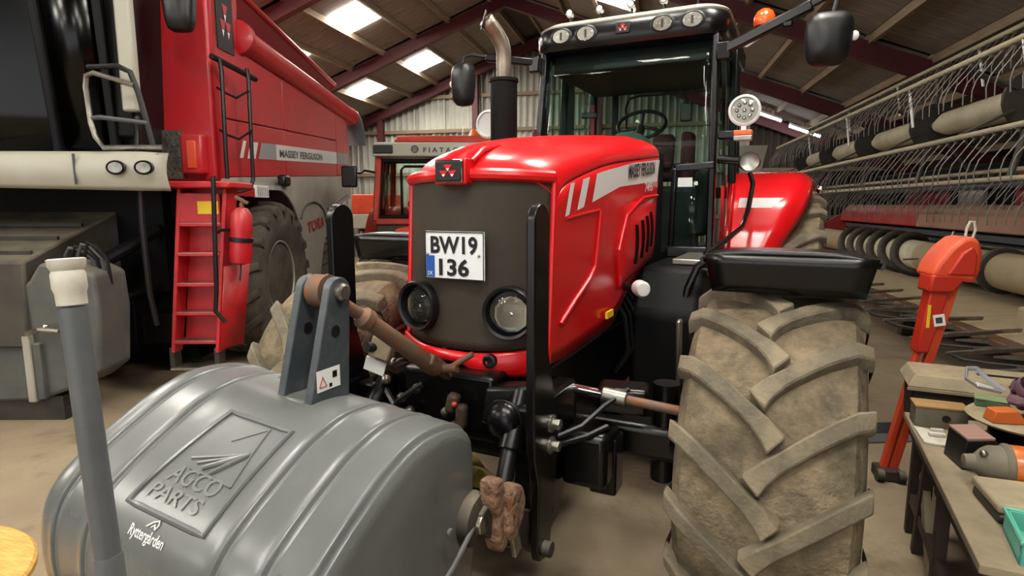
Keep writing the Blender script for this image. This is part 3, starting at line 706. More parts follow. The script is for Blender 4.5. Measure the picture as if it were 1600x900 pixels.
# inside the cab
st = B().path([(.03+.2*math.cos(a),2.92+.08*math.sin(a),2.40+.12*math.sin(a)) for a in [2*PI*i/28 for i in range(28)]],.016,8,closed=True).build('steering_wheel','black_plastic',TR)
for a in (R(90),R(210),R(330)): B().tube((.03,2.92,2.385),(.03+.2*math.cos(a),2.92+.08*math.sin(a),2.40+.12*math.sin(a)),.012).build('spoke','black_plastic',st)
B().tube((.0,2.72,2.0),(.03,2.92,2.385),.035).build('steering_column','black_plastic',TR)
B().ball((-.02,2.66,2.10),.23,24,14,(1.05,.6,.95)).build('dashboard','dash',TR)
B().obox((-.25,2.55,2.27),(.36,.08,.03)).build('instrument_cowl','black_plastic',TR,bevel=.01)
se = B().box(-.02,.42,3.2,3.6,1.95,2.1).build('seat','seat',TR,bevel=.05)
B().prism([(3.1,2.05),(3.25,2.05),(3.3,2.30),(3.25,2.36),(3.16,2.33)],lambda u,z,t:(t,u,z),.06,.25).build('seat_back','seat',se,bevel=.04)
B().obox((.37,3.2,2.14),(.1,.2,.42)).build('arm_console','seat',TR,bevel=.03)
B().obox((.41,2.8,2.46),(.09,.03,.14),(0,0,.2)).build('monitor','black_plastic',TR,bevel=.01)
B().path([(.34,2.9,2.66),(.38,2.85,2.6),(.42,2.82,2.53)],.01,6).build('monitor_arm','black_plastic',TR)
B().path([(-.32,3.78,2.35),(-.34,3.76,2.68),(-.3,3.74,2.76),(-.2,3.74,2.78),(.44,3.75,2.78)],.012,6).build('rear_wiper','black_plastic',TR)
B().obox((-.42,2.9,2.5),(.14,.04,.05),(0,0,.3)).build('cab_mirror','black_plastic',TR,bevel=.01)
B().beam((-.35,2.42,2.22),(.0,2.40,2.25),.02,.02).build('wiper','black_plastic',TR)
B().obox((.51,2.31,1.9),(.1,.004,.065),(0,0,.06)).build('window_sticker','white',TR)
B().obox((.58,2.7,1.75),(.1,.2,.5)).build('pedal_box','interior',TR,bevel=.03)
B().obox((-.45,3.78,2.4),(.05,.06,1.0)).build('rear_inner_post','interior',TR)
B().obox((-.52,3.3,2.4),(.03,.03,.5)).build('grab_pole','combine_red',TR)
B().obox((.2,3.3,1.6),(.5,.4,.6)).build('seat_base','interior',TR,bevel=.05)
# near-side lamp cluster
wl = thing_ = B().beam((.72,2.36,2.22),(.86,2.34,2.22),.08,.055).build('lamp_bracket','black',TR,bevel=.01)
B().lathe([(.05,.05),(.09,.035),(.105,0),(.105,-.02),(.09,-.024),(.085,-.01)],(.885,2.32,2.375),(-.05,1,0),32).build('work_lamp','silver_decal',wl)
B().lathe([(0,.02),(.05,.012),(.085,-.008)],(.885,2.32,2.375),(-.05,1,0),28).build('lamp_reflector','reflector',wl,solid=.004)
for k in range(9):
    t = 2*PI*k/8; r_ = .05 if k < 8 else 0
    B().ball((.885+r_*math.cos(t),2.312,2.375+r_*math.sin(t)),.016,10,6).build('lamp_diode','chrome',wl)
B().lathe([(.088,-.012),(.05,-.022),(0,-.026)],(.885,2.32,2.375),(-.05,1,0),28).build('lamp_lens','lens',wl)
B().obox((.885,2.33,2.255),(.03,.04,.06)).build('lamp_foot','chrome',wl)
B().obox((.885,2.3,2.225),(.12,.06,.035)).build('indicator','lens_amber',wl,bevel=.006)
B().obox((.885,2.3,2.19),(.12,.06,.035)).build('indicator_base','steel',wl,bevel=.006)
ll = B().ball((.93,2.34,2.03),.075,20,10,(1,1.2,.8)).build('low_lamp','black_plastic',TR)
B().lathe([(0,0),(.04,.004),(.06,.012),(.064,.02),(.064,-.02)],(.94,2.25,2.03),(0,-1,0),24).build('low_lamp_glass','steel',ll)
B().tube((.72,2.37,2.06),(.9,2.36,2.04),.03).build('low_lamp_arm','black',ll)
B().path([(.90,2.85,1.98),(.93,2.8,1.9),(.92,2.6,1.7),(.9,2.4,1.58),(.84,1.8,1.50),(.78,1.55,1.45)],.018,8).build('hand_rail','black',TR)
wl2 = B().lathe([(.05,.05),(.09,.035),(.105,0),(.105,-.02),(.09,-.024),(.085,-.01)],(-.88,1.93,2.34),(.05,1,0),32).build('work_lamp','silver_decal',TR)
B().lathe([(0,.02),(.05,.012),(.085,-.008)],(-.88,1.93,2.34),(.05,1,0),28).build('lamp_reflector','reflector',wl2,solid=.004)
B().tube((-.7,2.3,2.2),(-.88,2.0,2.26),.02).build('lamp_arm','black',wl2)
# mirrors
ma = B().beam((.70,2.42,2.80),(1.26,2.30,3.0),.06,.07).build('mirror_arm','black',TR,bevel=.012)
B().beam((1.24,2.3,2.995),(1.44,2.26,3.07),.035,.035).build('mirror_arm_extension','black_plastic',ma,bevel=.006)
B().obox((.72,2.42,2.80),(.1,.08,.12)).build('mirror_hinge','black',ma,bevel=.01)
B().obox((1.12,2.33,2.91),(.06,.05,.05)).build('mirror_clamp','black',ma,bevel=.01)
B().path([(1.40,2.27,3.055),(1.40,2.22,3.02),(1.38,2.2,2.90)],.016,8).build('mirror_stem','black_plastic',ma)
def mirror(c, w, h, yaw):
    b = B(); n = 10
    P = [(math.copysign(abs(math.cos(t))**.5,math.cos(t)), math.copysign(abs(math.sin(t))**.5,math.sin(t))) for t in [2*PI*i/32 for i in range(32)]]
    for k,(dy,s) in enumerate(((.055,.98),(.03,1.0),(-.01,.99),(-.045,.88),(-.07,.6),(-.075,.2))):
        b.v += [(x*w/2*s*(1-.08*(y<0)), dy, y*h/2*s) for x,y in P]
    for k in range(5):
        for i in range(32): b.f.append((k*32+i,k*32+(i+1)%32,(k+1)*32+(i+1)%32,(k+1)*32+i))
    b.f += [tuple(range(31,-1,-1)), tuple(5*32+i for i in range(32))]
    ca, sa = math.cos(yaw), math.sin(yaw)
    return b.xf(lambda p:(c[0]+p[0]*ca-p[1]*sa, c[1]+p[0]*sa+p[1]*ca, c[2]+p[2]))
mo = mirror((1.365,2.2,2.76),.27,.32,R(12)).build('mirror','black_plastic',TR,ang=60)
B().ball((1.50,2.2,2.76),.025,12,8,(1,.6,1.2)).build('mirror_lamp','white',mo)
ma2 = B().beam((-.68,2.42,2.86),(-1.12,2.33,2.93),.06,.06).build('mirror_arm','black',TR,bevel=.012)
B().obox((-.72,2.42,2.85),(.09,.08,.12)).build('mirror_hinge','black',ma2,bevel=.01)
B().path([(-1.1,2.33,2.93),(-1.24,2.3,2.96),(-1.29,2.27,2.94),(-1.31,2.25,2.84)],.014,8).build('mirror_stem','black_plastic',ma2)
mo = mirror((-1.27,2.2,2.71),.19,.34,R(-12)).build('mirror','black_plastic',TR,ang=60)
B().ball((-1.37,2.2,2.72),.022,12,8,(1,.6,1.2)).build('mirror_lamp','white',mo)
# beacon on a bent stalk
bc = B().path([(.76,2.75,2.92),(.84,2.75,2.90),(.92,2.74,2.95),(.95,2.74,3.02)],.014,8).build('beacon_stalk','white',TR)
B().lathe([(.07,0),(.076,.02),(.074,.05),(.07,.07),(.055,.1),(.03,.118),(.0,.122)],(.95,2.74,3.02),(0,0,1),24).build('beacon','orange_beacon',bc)
B().lathe([(.062,-.02),(.066,0),(.062,.012)],(.95,2.74,3.02),(0,0,1),24).build('beacon_base','black_plastic',bc)
# exhaust
B().lathe([(.085,0),(.092,.02),(.092,.86),(.1,.865),(.1,.885),(.055,.89)],(-.60,1.62,1.70),(0,0,1),28).build('silencer','black_matte',TR)
pp = [(-.60,1.62,2.55),(-.60,1.62,2.68),(-.60,1.62,2.76),(-.61,1.605,2.82),(-.635,1.57,2.88),(-.66,1.53,2.925),(-.675,1.505,2.95)]
ex = B().path(pp,[.048,.048,.049,.05,.051,.051,.05],18); ex.f = ex.f[:-1]; ex.build('exhaust_pipe','exhaust_steel',TR,solid=.004)
B().lathe([(.046,-.004),(.046,.004),(0,.005)],(-.683,1.492,2.945),(-.75,-.55,.35),20).xf(lambda p:(p[0],p[1],2.945+(p[2]-2.945)*1.5)).build('exhaust_mouth','ink',TR)
B().beam((-.60,1.62,1.75),(-.38,1.75,1.75),.1,.12).build('exhaust_bracket','black',TR)
B().path([(-.36,1.62,2.12),(-.33,1.55,2.2),(-.31,1.5,2.23)],[.03,.022,.008],8).build('intake_fin','frame_grey',TR)
# rear mudguards
for s in (1,-1):
    def rf(a, c):
        u = lerp([(0,2.72),(.2,2.78),(.4,2.9),(.6,3.1),(.8,3.4),(1,3.9)],a); z = smooth([(0,1.38),(.2,1.55),(.4,1.75),(.6,1.92),(.8,2.0),(1,2.0)],a)
        v0 = .74; v1 = smooth([(0,1.10),(.2,1.18),(.4,1.29),(.6,1.34),(.8,1.35),(1,1.35)],a)
        e = max(0, (c-.75)/.25)
        return (s*(v0+(v1-v0)*min(1,c)), u+.06*e**2, z - .07*e**2.2 )
    rfm = B().grid(rf, 24, 16).build('rear_mudguard','red_fender',TR,solid=.02,ang=60)
    if s > 0: B().add([Vector(rf(a,c))+Vector((0,-.013,.006)) for a,c in ((.36,.16),(.36,.62),(.44,.72),(.44,.16))],[(0,1,2,3)]).build('mudguard_highlight','silver_decal',rfm)  # pale patch painting in the highlight on the near mudguard
    B().ball((s*1.40,3.2,1.86),.035).build('marker_lamp','chrome',rfm)
    B().add([(s*.79,2.6,1.40),(s*.79,2.95,1.40),(s*.79,3.2,1.9),(s*.79,2.75,1.9)],[(0,1,2,3)]).build('mudguard_side','red_fender',rfm,solid=.01)
B().box(-.9,.9,3.5,3.74,.8,1.05).build('rear_axle','black_matte',TR,bevel=.03)

# ---------------------------------------------------------------- front weight
WT = thing('front_weight', 'large moulded grey ballast weight hung on the front of the red tractor', 'weight', (-.783, 2.327, 0), R(-12.7))
WP = [(-.50,.50),(-.475,.62),(-.47,.85),(-.475,.98),(-.50,1.05),(-.56,1.095),(-.66,1.12),(-.78,1.125),(-.9,1.095),(-1.02,1.04),(-1.12,.985),(-1.20,.93),(-1.25,.87),(-1.275,.79),(-1.28,.68),(-1.26,.56),(-1.22,.50)]
def wprof(t):
    t *= len(WP)-1; i = min(int(t), len(WP)-2); f = t-i
    p0, p1, p2, p3 = WP[max(i-1,0)], WP[i], WP[i+1], WP[min(i+2,len(WP)-1)]
    h = lambda a,b,c,d: .5*((2*b)+(-a+c)*f+(2*a-5*b+4*c-d)*f*f+(-a+3*b-3*c+d)*f**3)
    return h(p0[0],p1[0],p2[0],p3[0]), h(p0[1],p1[1],p2[1],p3[1])
WC, WH = -.155, .512
GRV = [-.56,-.42,.06,.2,.33]
def wpt(t, v, e=0):       # point on the weight skin: t round the profile, v across, e proud of it
    u, z = wprof(t); d = 1e-3; ua, za = wprof(max(0,t-d)); ub, zb = wprof(min(1,t+d)); L_ = math.hypot(ub-ua, zb-za) or 1
    nu, nz = (zb-za)/L_, -(ub-ua)/L_
    s = abs(v-WC)/WH; k = max(0, (s-.89)/.11); inset = .05*(1-math.sqrt(max(0,1-k*k))) if k < 1 else .05
    g = 0
    for q in GRV:
        dd = abs(v-q)
        if dd < .03 and .18 < t < .93: g = -.010*math.exp(-(dd/.005)**2) + .003*math.exp(-((dd-.012)/.005)**2)
    return Vector((v, u + nu*(e+g-inset), z + nz*(e+g-inset) - .09*(v+.2)))
cols = []
v = WC-WH
while v < WC+WH-1e-6:
    cols.append(v); near = min(abs(v-q) for q in GRV); s = abs(v-WC)/WH
    v += .0025 if near < .022 else (.006 if s > .87 else .02)
cols.append(WC+WH); nt = 72
b = B(); k = len(cols)
b.v = [tuple(wpt(i/nt, q)) for i in range(nt+1) for q in cols]
b.f = [(i*k+j,(i+1)*k+j,(i+1)*k+j+1,i*k+j+1) for i in range(nt) for j in range(k-1)]
b.f += [tuple(i*k for i in range(nt+1)), tuple(i*k+k-1 for i in range(nt,-1,-1)), tuple([j for j in range(k)] + [nt*k+j for j in range(k-1,-1,-1)])]
wbody = b.build('weight_body','weight',WT,ang=50)
# raised badge frame, stylised peak and lettering
def tz(u):     # profile parameter from position u on the top/front slope
    lo, hi = .35, .85
    for _ in range(30):
        mid = (lo+hi)/2
        if wprof(mid)[0] > u: lo = mid
        else: hi = mid
    return lo
def bp(x, y, e): return wpt(tz(-1.20+.30*y), -.325+.30*x+.05*y*(1-x), e)
def fpath(pts, r, nm, closed=False, m='weight'):
    P = []; n = len(pts)
    for i in range(n if closed else n-1):
        a, c = pts[i], pts[(i+1)%n]
        P += [bp(a[0]+(c[0]-a[0])*q/8, a[1]+(c[1]-a[1])*q/8, .001) for q in range(8)]
    if not closed: P.append(bp(*pts[-1], .001))
    B().path(P, r, 8, closed=closed).build(nm, m, wbody)
fpath([(0,0),(1,0),(1,1),(0,1)], .009, 'badge_frame', True)
fpath([(.72,.95),(.9,.36)], .0035, 'peak_line'); fpath([(.9,.36),(.3,.38)], .0035, 'peak_line'); fpath([(.72,.95),(.42,.72)], .0025, 'peak_line')
for k_ in range(4): fpath([(.78,.66),(.2+.12*k_,.46-.02*k_)], .0045, 'peak_line')
text('embossed_lettering','AGCO',lambda x,y: bp(.16+.66*x,.235+.15*y,.004),'weight_line',wbody,bold=.01)
text('embossed_lettering','PARTS',lambda x,y: bp(.12+.66*x,.08+.12*y,.004),'weight_line',wbody,bold=.01)
for o in wbody.children[-2:]:
    md = o.modifiers.new('s','SOLIDIFY'); md.thickness = .008; md.offset = 0
def fp(x, y): return wpt(.80+.0*y, 0) 
def ry(x, y):
    t = tz(-1.228) + (.03)*(1-y); return wpt(t, -.262+.135*x, .003)
text('farm_name','Ryttergården',lambda x,y: ry(x,y),'white',wbody,bold=.015)
B().path([ry(*p) for p in ((.38,1.15),(.5,1.55),(.62,1.75),(.66,1.5),(.62,1.15))],.0025,6).build('name_crest','white',wbody)
B().path([ry(*p) for p in ((.5,1.2),(.56,1.45),(.6,1.2))],.002,6).build('name_crest','white',wbody)
B().lathe([(.02,0),(.026,.004),(.02,.006)],wpt(tz(-.62),-.35,0),(0,0,1),20).build('moulded_plug','weight',wbody)
# twin bracket plates
BV, BU, BZ_ = -.15, -.622, 1.455
for vv in (BV-.06, BV+.06):
    pr = [(-.79,1.05)] + [(BU+.05*math.cos(a),BZ_+.05*math.sin(a)) for a in [R(165)-R(190)*i/12 for i in range(13)]] + [(-.60,1.05)]
    bpl = B().prism(pr,lambda u,z,t:(t,u,z),vv-.016,vv+.016).build('bracket_plate','bracket',WT,bevel=.004)
    B().lathe([(.018,0),(.02,.002),(0,.002)],(vv+.016,-.652,1.33),(1,0,0),18).build('bracket_hole','ink',bpl)
B().tube((BV-.1,BU,BZ_),(BV+.098,BU,BZ_),.022).build('bracket_pin','steel',WT,bevel=.004)
B().lathe([(.03,0),(.03,.016),(.022,.022)],(BV+.077,BU,BZ_),(1,0,0),20).build('pin_head','steel',WT)
B().box(BV-.05,BV+.05,-.78,-.61,1.06,1.125).build('bracket_foot','weight',WT,bevel=.01)
lx = BV+.0772
B().box(lx-.001,lx,-.745,-.64,1.145,1.215).build('safety_label','white',WT)
B().path([(lx+.0005,-.735,1.16),(lx+.0005,-.72,1.192),(lx+.0005,-.703,1.16)],.002,6,closed=True).build('label_mark','combine_red',WT)
B().obox((lx+.0005,-.665,1.19),(.001,.02,.022)).build('label_mark','ink',WT)
B().obox((lx+.0005,-.685,1.158),(.001,.012,.012)).build('label_mark','ink',WT)
# side lugs and pins
for s in (1,-1):
    B().tube((WC+s*.5,-.545,.72),(WC+s*.575,-.545,.72),.035,n=6).build('side_bolt','steel',WT,bevel=.005)
    B().lathe([(.012,0),(.012,.01),(0,.012)],(WC+s*.55,-.72,.78),(s,0,0),12).build('side_plug','weight',WT)
    B().path([(WC+s*.553,-.55,.74),(WC+s*.553,-.7,.66),(WC+s*.553,-.95,.58),(WC+s*.553,-1.2,.55)],.008,6).build('moulding_seam','weight',WT)
for vv in (-.3,.15):
    B().box(vv-.05,vv+.05,-1.1,-.7,0,.52).build('foot','bracket',WT,bevel=.01)
# ---------------------------------------------------------------- red combine harvester on the left
KO = (-3.9, 5.5, 0.)
KROT = R(13.9)
def kw(v, u, z=0): return (v*math.cos(KROT) - u*math.sin(KROT), v*math.sin(KROT) + u*math.cos(KROT), z)
CB = thing('combine_harvester', 'big red and grey combine harvester with ladder and dark cab on the left', 'combine harvester', kw(*KO), KROT)
def cp(b, name, m, parent=None, **k): return b.build(name, m, parent or CB, off=KO, **k)
CS = -2.70                       # near side plane of the body
def rise(u): return .05*(u-5.7)
# red hull and the front bulkhead beside the cab
cp(B().prism([(5.75,2.0),(9.75,2.0),(10.2,2.2),(10.35,2.7),(10.2,3.25),(9.9,3.42),(5.75,3.25)], lambda u,z,t:(t,u,z), -5.6, CS-.05), 'body', 'combine_red', bevel=.04)
cp(B().prism([(-3.32,1.95),(CS-.02,1.95),(CS,1.99),(CS,4.1),(-3.32,4.1)], lambda v,z,t:(v,t,z), 5.66, 5.82), 'front_bulkhead', 'combine_red', bevel=.04, seg=3)
sf = lambda u, z, e=.0: (CS+e, u, z)
def side(poly, name, m, e0=-.04, e1=0., parent=None, **k): return cp(B().prism(poly, lambda u,z,t:(CS+t,u,z), e0, e1), name, m, parent, **k)
L1 = lambda u: 2.56+rise(u); L2 = lambda u: 2.0+rise(u)
up = side([(5.72,L1(5.72)),(7.4,L1(7.4)),(7.4,3.24),(5.72,3.3),(5.72,3.0)], 'upper_side_panel', 'combine_red', bevel=.008)
side([(7.41,L1(7.41)),(9.63,L1(9.63)),(9.63,3.22),(7.41,3.24)], 'upper_side_panel', 'combine_red', bevel=.008)
mid = side([(5.72,L2(5.72)),(7.4,L2(7.4)),(7.4,L1(7.4)-.012),(5.72,L1(5.72)-.012)], 'middle_side_panel', 'combine_red', bevel=.008)
side([(7.41,L2(7.41)),(9.63,L2(9.63)),(9.63,L1(9.63)-.012),(7.41,L1(7.41)-.012)], 'middle_side_panel', 'combine_red', bevel=.008)
side([(9.64,L2(9.64)),(10.35,L2(10.35)),(10.42,2.7),(10.3,3.1),(10.05,3.22),(9.64,3.24)], 'rear_side_panel', 'combine_red', bevel=.02)
arch = [(7.0+.98*math.cos(a), .95+.98*math.sin(a)) for a in [R(152)-R(158)*i/16 for i in range(17)]]
side([(5.72,L2(5.72)-.005),(5.72,1.86)] + [p for p in arch if p[0] > 6.55] + [(8.15,.55),(8.5,.6),(8.75,1.1),(9.1,1.5),(9.6,1.72),(10.4,1.85),(10.45,2.1),(10.35,L2(10.35)-.005)], 'lower_side_panel', 'combine_grey', -.03, .0, bevel=.008)
cp(B().path([sf(9.0,1.68,.004),sf(9.3,1.72,.004),sf(9.7,1.82,.004),sf(10.2,1.9,.004)],.012,6), 'panel_seam', 'frame_grey')
# stripe decals and lettering
def cq(u0,u1,z0,z1,sl=0,e=.006): return [sf(u0,z0+rise(u0),e),sf(u1,z0+rise(u1),e),sf(u1+sl,z1+rise(u1),e),sf(u0+sl,z1+rise(u0),e)]
for u0,u1,m in ((6.12,6.2,'silver_decal'),(6.3,6.5,'silver_decal'),(6.58,7.1,'silver_decal_dark'),(7.1,9.62,'silver_decal')):
    sl = .1 if u1 < 7.05 else 0
    q = cq(u0,u1,2.19,2.37,sl)
    if u0 == 6.58: q[3] = sf(u0+.1,2.37+rise(u0),.006)
    cp(B().add(q,[(0,1,2,3)]), 'stripe', m, mid)
cp(B().add(cq(9.65,10.3,2.19,2.37,0,.008),[(0,1,2,3)]),'stripe','silver_decal_dark',mid)
text('side_lettering','MASSEY FERGUSON',bil(sf(7.2,2.225+rise(7.2),.01),sf(8.85,2.225+rise(8.85),.01),sf(8.85,2.315+rise(8.85),.01),sf(7.2,2.315+rise(7.2),.01)),'ink_grey',mid,off=KO,bold=.02)
text('brand_lettering','TORA',bil(sf(8.05,1.35,.012),sf(8.8,1.42,.012),sf(8.8,1.58,.012),sf(8.05,1.50,.012)),'combine_red',CB,off=KO,bold=.02)
cp(B().path([sf(8.35-.55*math.cos(R(15+165*i/14)),1.48+.3*math.sin(R(15+165*i/14)),.012) for i in range(15)],.014,6),'brand_arc','frame_grey')
# emblem and grain tank
ek = side([(5.80,3.2),(6.14,3.2),(6.14,3.74),(5.80,3.74)],'emblem_plate','ink',0,.012)
logo_tri(ek, lambda x,y:(CS+.016-KO[0], 5.83+.28*x-KO[1], 3.24+.46*y), 'white','combine_red')
side([(5.72,3.3),(6.22,3.28),(6.3,3.72),(6.2,4.1),(5.72,4.1)],'upper_front_panel','combine_red',bevel=.02)
tank = cp(B().hexa([(CS-.75,6.1,3.25),(CS-.25,6.1,3.25),(CS-.35,9.6,3.25),(CS-.8,9.6,3.25),(CS-.75,6.1,3.95),(CS+.02,6.1,3.86),(CS-.02,9.75,3.62),(CS-.8,9.75,3.62)]),'grain_tank','combine_dark_red',bevel=.02)
cp(B().path([(CS+.02,6.1,3.87),(CS-.02,9.75,3.63),(CS-.35,9.78,3.42)],.03,8),'tank_rim','combine_red',tank)
cp(B().lathe([(.13,0),(.17,.02),(.17,.1),(.135,.13),(.135,4.3),(.145,4.32),(.145,4.5)],(CS-.02,6.25,3.42),(0,4.5,-.16),24),'unloading_tube','combine_red')
cp(B().path([(CS-.02,10.7,3.26),(CS-.02,10.85,3.2),(CS-.02,10.95,3.05),(CS-.02,10.97,2.8)],[.15,.16,.17,.18],16),'unloading_spout','frame_grey')
# black grab rails by the corner
for (a,bq) in ((-2.60,5.62),(-2.52,6.0)):
    pts = [(a,bq,3.05),(a+.02,bq-.02,2.95),(a,bq,2.2),(a,bq,1.98)]
    cp(B().path(pts,.02,8),'grab_rail','black_plastic')
cp(B().path([(-2.64,5.55,3.06),(-2.5,6.15,2.98)],.028,8),'grab_rail','black_plastic')
for z in (2.78,2.40):
    cp(B().path([(-2.66,5.66,z+.03),(-2.58,5.64,z-.02),(-2.55,5.8,z-.04),(-2.50,5.98,z+.06)],.012,6),'rail_loop','black_plastic')
cp(B().path([(-2.52,6.0,2.0),(-2.53,5.95,1.9),(-2.58,5.75,1.86),(-2.6,5.5,1.85)],.02,8),'grab_rail','black_plastic')
cp(B().path([(-2.47,5.08,1.98),(-2.48,5.06,1.5),(-2.50,5.06,1.0),(-2.53,5.08,.82),(-2.46,5.1,.72)],.02,8),'ladder_rail','black_plastic')
cp(B().path([(-3.0,4.98,2.45),(-3.0,4.95,2.2),(-3.02,4.95,1.6),(-3.04,5.0,1.0),(-3.06,5.1,.7)],.024,8),'ladder_rail','black_plastic')
# checker-plate and tail lamp on the bulkhead
ck = cp(B().box(-3.22,-3.0,5.60,5.66,1.98,2.42),'tread_plate','steel')
for i in range(4):
    for j in range(8):
        cp(B().obox((-3.19+.05*i+(.02 if j%2 else 0),5.597,2.02+.052*j),(.03,.006,.01),(0,.8 if j%2 else -.8,0)),'tread_bar','chrome',ck)
lp = cp(B().box(-2.98,-2.78,5.54,5.66,2.02,2.38),'tail_lamp','combine_red',bevel=.02)
cp(B().box(-2.92,-2.83,5.525,5.545,2.07,2.32),'tail_lamp_lens','orange_drop',lp,bevel=.01)
# cab
cabm = cp(B().hexa([(-5.6,5.2,2.15),(-3.12,5.2,2.15),(-3.2,5.75,2.15),(-5.6,5.75,2.15),(-5.6,5.05,4.2),(-3.02,5.05,4.2),(-3.1,5.75,4.2),(-5.6,5.75,4.2)]),'cab_shell','cab_dark')
cp(B().grid(lambda a,c:(-5.5+1.85*a, 4.98-.16*math.sin(PI*(.15+.85*a))-.12*c+.12*a*a*a, 2.16+2.0*c),16,6),'cab_windscreen','glass_dark',cabm,solid=.01)
cp(B().beam((-3.66,5.0,2.16),(-3.74,4.9,4.15),.07,.09,(0,1,0)),'cab_pillar','black_matte',cabm,bevel=.015)
cp(B().add([(-3.62,5.0,2.2),(-3.3,5.12,2.2),(-3.32,5.03,4.1),(-3.7,4.9,4.1)],[(0,1,2,3)]),'cab_corner_window','glass_dark',cabm,solid=.01)
cp(B().beam((-3.28,5.12,2.16),(-3.3,5.02,4.15),.07,.07,(0,1,0)),'cab_pillar','black_matte',cabm,bevel=.012)
cp(B().box(-3.28,-3.1,5.1,5.18,2.3,4.1),'cab_door','black_matte',cabm,bevel=.02)
cp(B().box(-3.15,-3.02,5.02,5.1,2.5,4.1),'cab_side_strip','beige',cabm,bevel=.02)
# front rails of the platform
rv = lambda P: [(-2.82+(v+2.86)*.68, u, z) for v,u,z in P]
cp(B().path(rv([(-3.55,4.85,2.42),(-3.4,4.8,2.42),(-2.95,4.9,2.39)]),.018,8),'platform_rail','frame_grey')
cp(B().path(rv([(-3.05,4.88,2.68),(-3.45,4.82,2.76),(-3.54,4.83,2.74),(-3.57,4.84,2.66),(-3.55,4.84,2.38),(-3.5,4.83,2.27),(-3.42,4.83,2.19),(-2.80,4.9,2.2)]),.02,8),'platform_rail','steel')
cp(B().path(rv([(-3.58,4.9,2.82),(-3.2,4.86,2.82),(-3.08,4.88,2.78),(-3.02,4.9,2.62),(-2.92,4.92,2.22)]),.022,8),'platform_rail','black_plastic')
cp(B().ball((-2.93,4.9,2.2),.03),'rail_knob','black_plastic')
# mirror above the bulkhead
cp(mirror((-2.72,5.2,3.42),.26,.5,0),'mirror','black_plastic',ang=60)
cp(B().path([(-2.72,5.25,3.6),(-2.72,5.35,3.9),(-2.9,5.6,4.0)],.02,8),'mirror_stem','black_plastic')
# beige bumper with lamps
def bum(a, c):
    v = -5.6+2.82*a; e = max(0,(a-.93)/.07); z0 = 1.86 - .0*a + .06*(1-a); z1 = 2.15
    if a < .55: z0 += .06*(.55-a)
    return (v, 4.86 - .05*math.sin(PI*c) + .12*e*e, z0+(z1-z0)*c)
bm_ = cp(B().grid(bum,40,8),'bumper','beige',solid=.05)
cp(B().hexa([(-5.6,4.88,2.12),(-2.82,4.9,2.12),(-2.9,5.2,2.12),(-5.6,5.2,2.12),(-5.6,4.86,2.16),(-2.8,4.88,2.16),(-2.9,5.2,2.16),(-5.6,5.2,2.16)]),'bumper_top','beige',bm_,bevel=.015)
for v in (-3.07,-2.85):
    o = cp(B().lathe([(.075,-.01),(.08,.006),(.07,.012),(.06,0)],(v,4.76,2.03),(0,-1,0),28).xf(lambda p:(p[0],p[1],2.03+(p[2]-2.03)*.72)),'bumper_lamp','black_plastic',bm_)
    cp(B().lathe([(0,-.002),(.03,.001),(.056,.01)],(v,4.755,2.03),(0,-1,0),24).xf(lambda p:(p[0],p[1],2.03+(p[2]-2.03)*.72)),'lamp_reflector','steel',bm_,solid=.003)
cp(B().box(-3.42,-3.412,4.775,4.80,1.9,2.14),'bumper_joint','frame_grey',bm_)
# ladder
ldx = lambda z, s: -2.81+.11*(z-.3) + s*.215
ld = cp(B().hexa([(ldx(.42,-1),5.19,.42),(ldx(.42,-1)+.035,5.19,.42),(ldx(.42,-1)+.035,5.33,.42),(ldx(.42,-1),5.33,.42),(ldx(1.88,-1),5.2,1.88),(ldx(1.88,-1)+.035,5.2,1.88),(ldx(1.88,-1)+.035,5.42,1.88),(ldx(1.88,-1),5.42,1.88)]),'ladder','ladder_red',bevel=.006)
cp(B().hexa([(ldx(.42,1)-.035,5.19,.42),(ldx(.42,1),5.19,.42),(ldx(.42,1),5.33,.42),(ldx(.42,1)-.035,5.33,.42),(ldx(1.88,1)-.035,5.2,1.88),(ldx(1.88,1),5.2,1.88),(ldx(1.88,1),5.42,1.88),(ldx(1.88,1)-.035,5.42,1.88)]),'ladder_side','ladder_red',ld,bevel=.006)
cp(B().add([(ldx(.45,1)+.002,5.2,.45),(ldx(.45,1)+.1,5.45,.45),(ldx(1.2,1)+.12,5.45,1.2),(ldx(1.2,1)+.01,5.2,1.2)],[(0,1,2,3)]),'ladder_side','ladder_red',ld,solid=.02)
for z in (.50,.76,1.02,1.29,1.55):
    cp(B().box(ldx(z,-1)+.03,ldx(z,1)-.03,5.19,5.40,z,z+.03),'tread','ladder_red',ld,bevel=.006)
    cp(B().box(ldx(z,-1)+.04,ldx(z,1)-.04,5.195,5.3,z+.03,z+.034),'tread_grip','steel',ld)
cp(B().hexa([(ldx(.5,-1)+.03,5.38,.5),(ldx(.5,1)-.03,5.38,.5),(ldx(.5,1)-.03,5.41,.5),(ldx(.5,-1)+.03,5.41,.5),(ldx(1.9,-1)+.03,5.38,1.9),(ldx(1.9,1)-.03,5.38,1.9),(ldx(1.9,1)-.03,5.41,1.9),(ldx(1.9,-1)+.03,5.41,1.9)]),'riser','ladder_red',ld)
cp(B().box(ldx(1.55,-1)+.035,ldx(1.55,1)-.035,5.2,5.23,1.58,1.84),'ladder_front','ladder_red',ld,bevel=.01)
cp(B().box(-2.68,-2.5,5.193,5.2,1.66,1.77),'warning_label','yellow',ld)
cp(B().box(-2.95,-2.36,5.12,5.6,1.88,1.94),'platform_step','ladder_red',bevel=.015)
bs = cp(B().box(-3.02,-2.6,5.17,5.33,.26,.29),'bottom_step','steel',ld,bevel=.006)
for s in (-1,1): cp(B().box(-2.81+s*.2-.02,-2.81+s*.2+.02,5.2,5.32,.26,.46),'step_hanger','black_dusty',ld)
